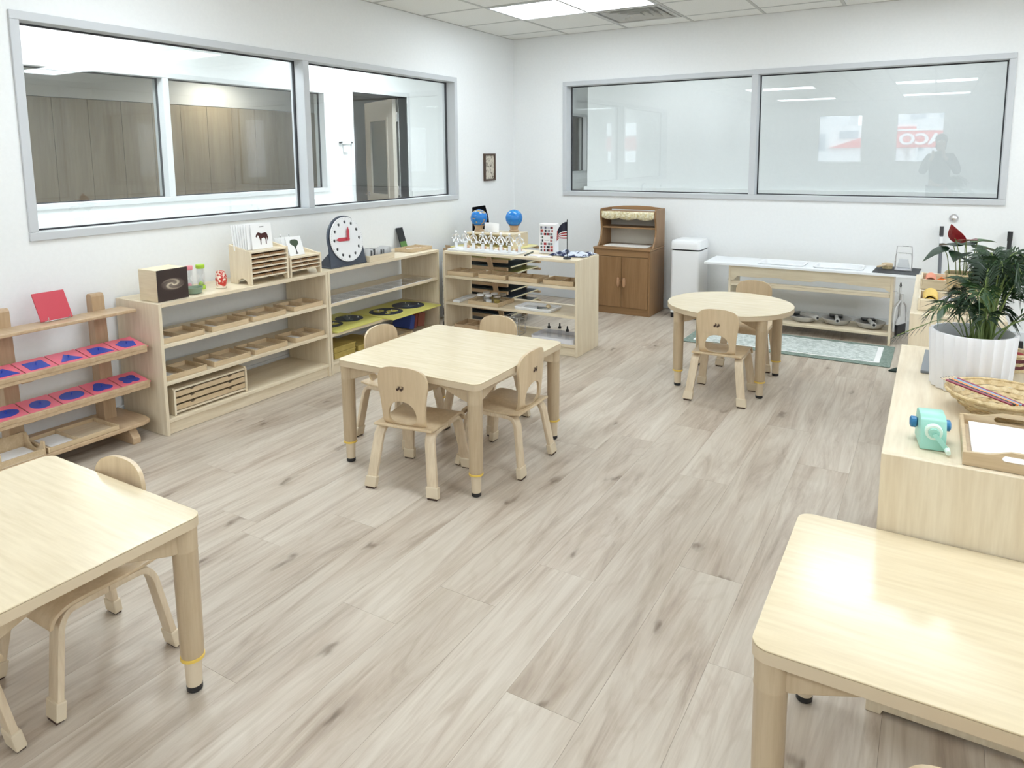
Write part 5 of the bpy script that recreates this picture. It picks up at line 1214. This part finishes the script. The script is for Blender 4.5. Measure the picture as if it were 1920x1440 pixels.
for s, q in ((-1,'l'),(1,'r')):
    N.update({q+'sh': ((s*.165,-.005,1.345),.062), q+'el': ((s*.245,.12,1.10),.044), q+'fa': ((s*.17,.24,1.23),.038), q+'wr': ((s*.085-.03,.335,1.345),.026), q+'pa': ((s*.062-.035,.362,1.40),(.034,.018))})
    Ed += [('chest',q+'sh'),(q+'sh',q+'el'),(q+'el',q+'fa'),(q+'fa',q+'wr'),(q+'wr',q+'pa')]
    for f in range(4):
        b = Vector((s*.070-.035, .372, 1.385+.018*f)); L = (.060,.070,.066,.052)[3-f]
        N.update({q+'f%da' % f: (tuple(b+Vector((s*.012,.014,.006))),.0085), q+'f%db' % f: (tuple(b+Vector((s*.004,.034,.008))),.008), q+'f%dc' % f: (tuple(b+Vector((-s*L*.42,.040,.010))),.007)})
        Ed += [(q+'pa',q+'f%da' % f),(q+'f%da' % f,q+'f%db' % f),(q+'f%db' % f,q+'f%dc' % f)]
    N.update({q+'t1': ((s*.052-.035,.362,1.372),.010), q+'t2': ((s*.030-.035,.372,1.392),.009), q+'t3': ((s*.014-.035,.380,1.412),.0075)})
    Ed += [(q+'wr',q+'t1'),(q+'t1',q+'t2'),(q+'t2',q+'t3')]
    N.update({q+'hip': ((s*.09,0,.84),.085), q+'kn': ((s*.10,.01,.48),.055), q+'ca': ((s*.10,-.01,.34),.050), q+'an': ((s*.10,-.015,.09),.036), q+'to': ((s*.11,.13,.035),(.035,.03))})
    Ed += [('pelvis',q+'hip'),(q+'hip',q+'kn'),(q+'kn',q+'ca'),(q+'ca',q+'an'),(q+'an',q+'to')]
m_skin = plain('skin', (.50,.32,.24), .5); m_cloth = plain('dark_jacket', (.030,.032,.038), .9); m_trou = plain('dark_trousers', (.025,.027,.035), .9)
body = skin_obj('body', N, Ed, m_skin, pp)
J = {'pelvis': ((0,0,.88),(.168,.128)), 'belly': ((0,.005,1.05),(.15,.12)), 'chest': ((0,.0,1.25),(.18,.13)), 'neckbase': ((0,-.005,1.40),(.085,.078))}
JE = [('pelvis','belly'),('belly','chest'),('chest','neckbase')]
TR = {'pelvis': ((0,0,.90),(.158,.12))}; TE = []
for s, q in ((-1,'l'),(1,'r')):
    J.update({q+'sh': ((s*.165,-.005,1.345),.080), q+'el': ((s*.245,.12,1.10),.060), q+'fa': ((s*.17,.24,1.23),.052), q+'wr': ((s*.10-.027,.315,1.325),.040)})
    JE += [('chest',q+'sh'),(q+'sh',q+'el'),(q+'el',q+'fa'),(q+'fa',q+'wr')]
    TR.update({q+'hip': ((s*.09,0,.82),.10), q+'kn': ((s*.10,.01,.48),.072), q+'an': ((s*.10,-.012,.10),.058)}); TE += [('pelvis',q+'hip'),(q+'hip',q+'kn'),(q+'kn',q+'an')]
    MB().prism(rrect(.085,.25,.04,5,s*.105,.055), .0006, .07).build('shoe', m_black, pp, bevel=.012, smooth=True)
skin_obj('jacket', J, JE, m_cloth, pp); skin_obj('trousers', TR, TE, m_trou, pp)
MB().sphere((0,-.012,1.625),.098,20,14,(.88,1.02,1.0)).sphere((0,-.055,1.53),.078,16,12,(1.0,.72,1.25)).build('hair', plain('dark_hair', (.018,.013,.010), .6), pp, smooth=True)
fc = MB().sphere((-.03,.098,1.595),.011,10,8).sphere((.03,.098,1.595),.011,10,8)
fc.build('eyes', m_white, body, smooth=True)
MB().prism([(0,.0),(.028,.0),(.006,.045)], -.010, .010, 'yz').build('nose', m_skin, body, (0,.098,1.552), bevel=.004, smooth=True)
MB().box(-.022,.022,.095,.101,1.522,1.530).build('mouth', plain('lips', (.35,.14,.12), .5), body, bevel=.003)
ph = thing('phone', 'dark phone held up in front of the person', 'phone', (3.767,-6.402,1.408))
MB().prism(rrect(.150,.074,.010,4), -.0095, -.0015, 'xz').build('phone_body', m_black, ph, bevel=.0015, smooth=True)
MB().cyl((-.055,-.0015,.028),(-.055,.0,.028),.006,.006,14).build('lens_ring', m_steel, ph)
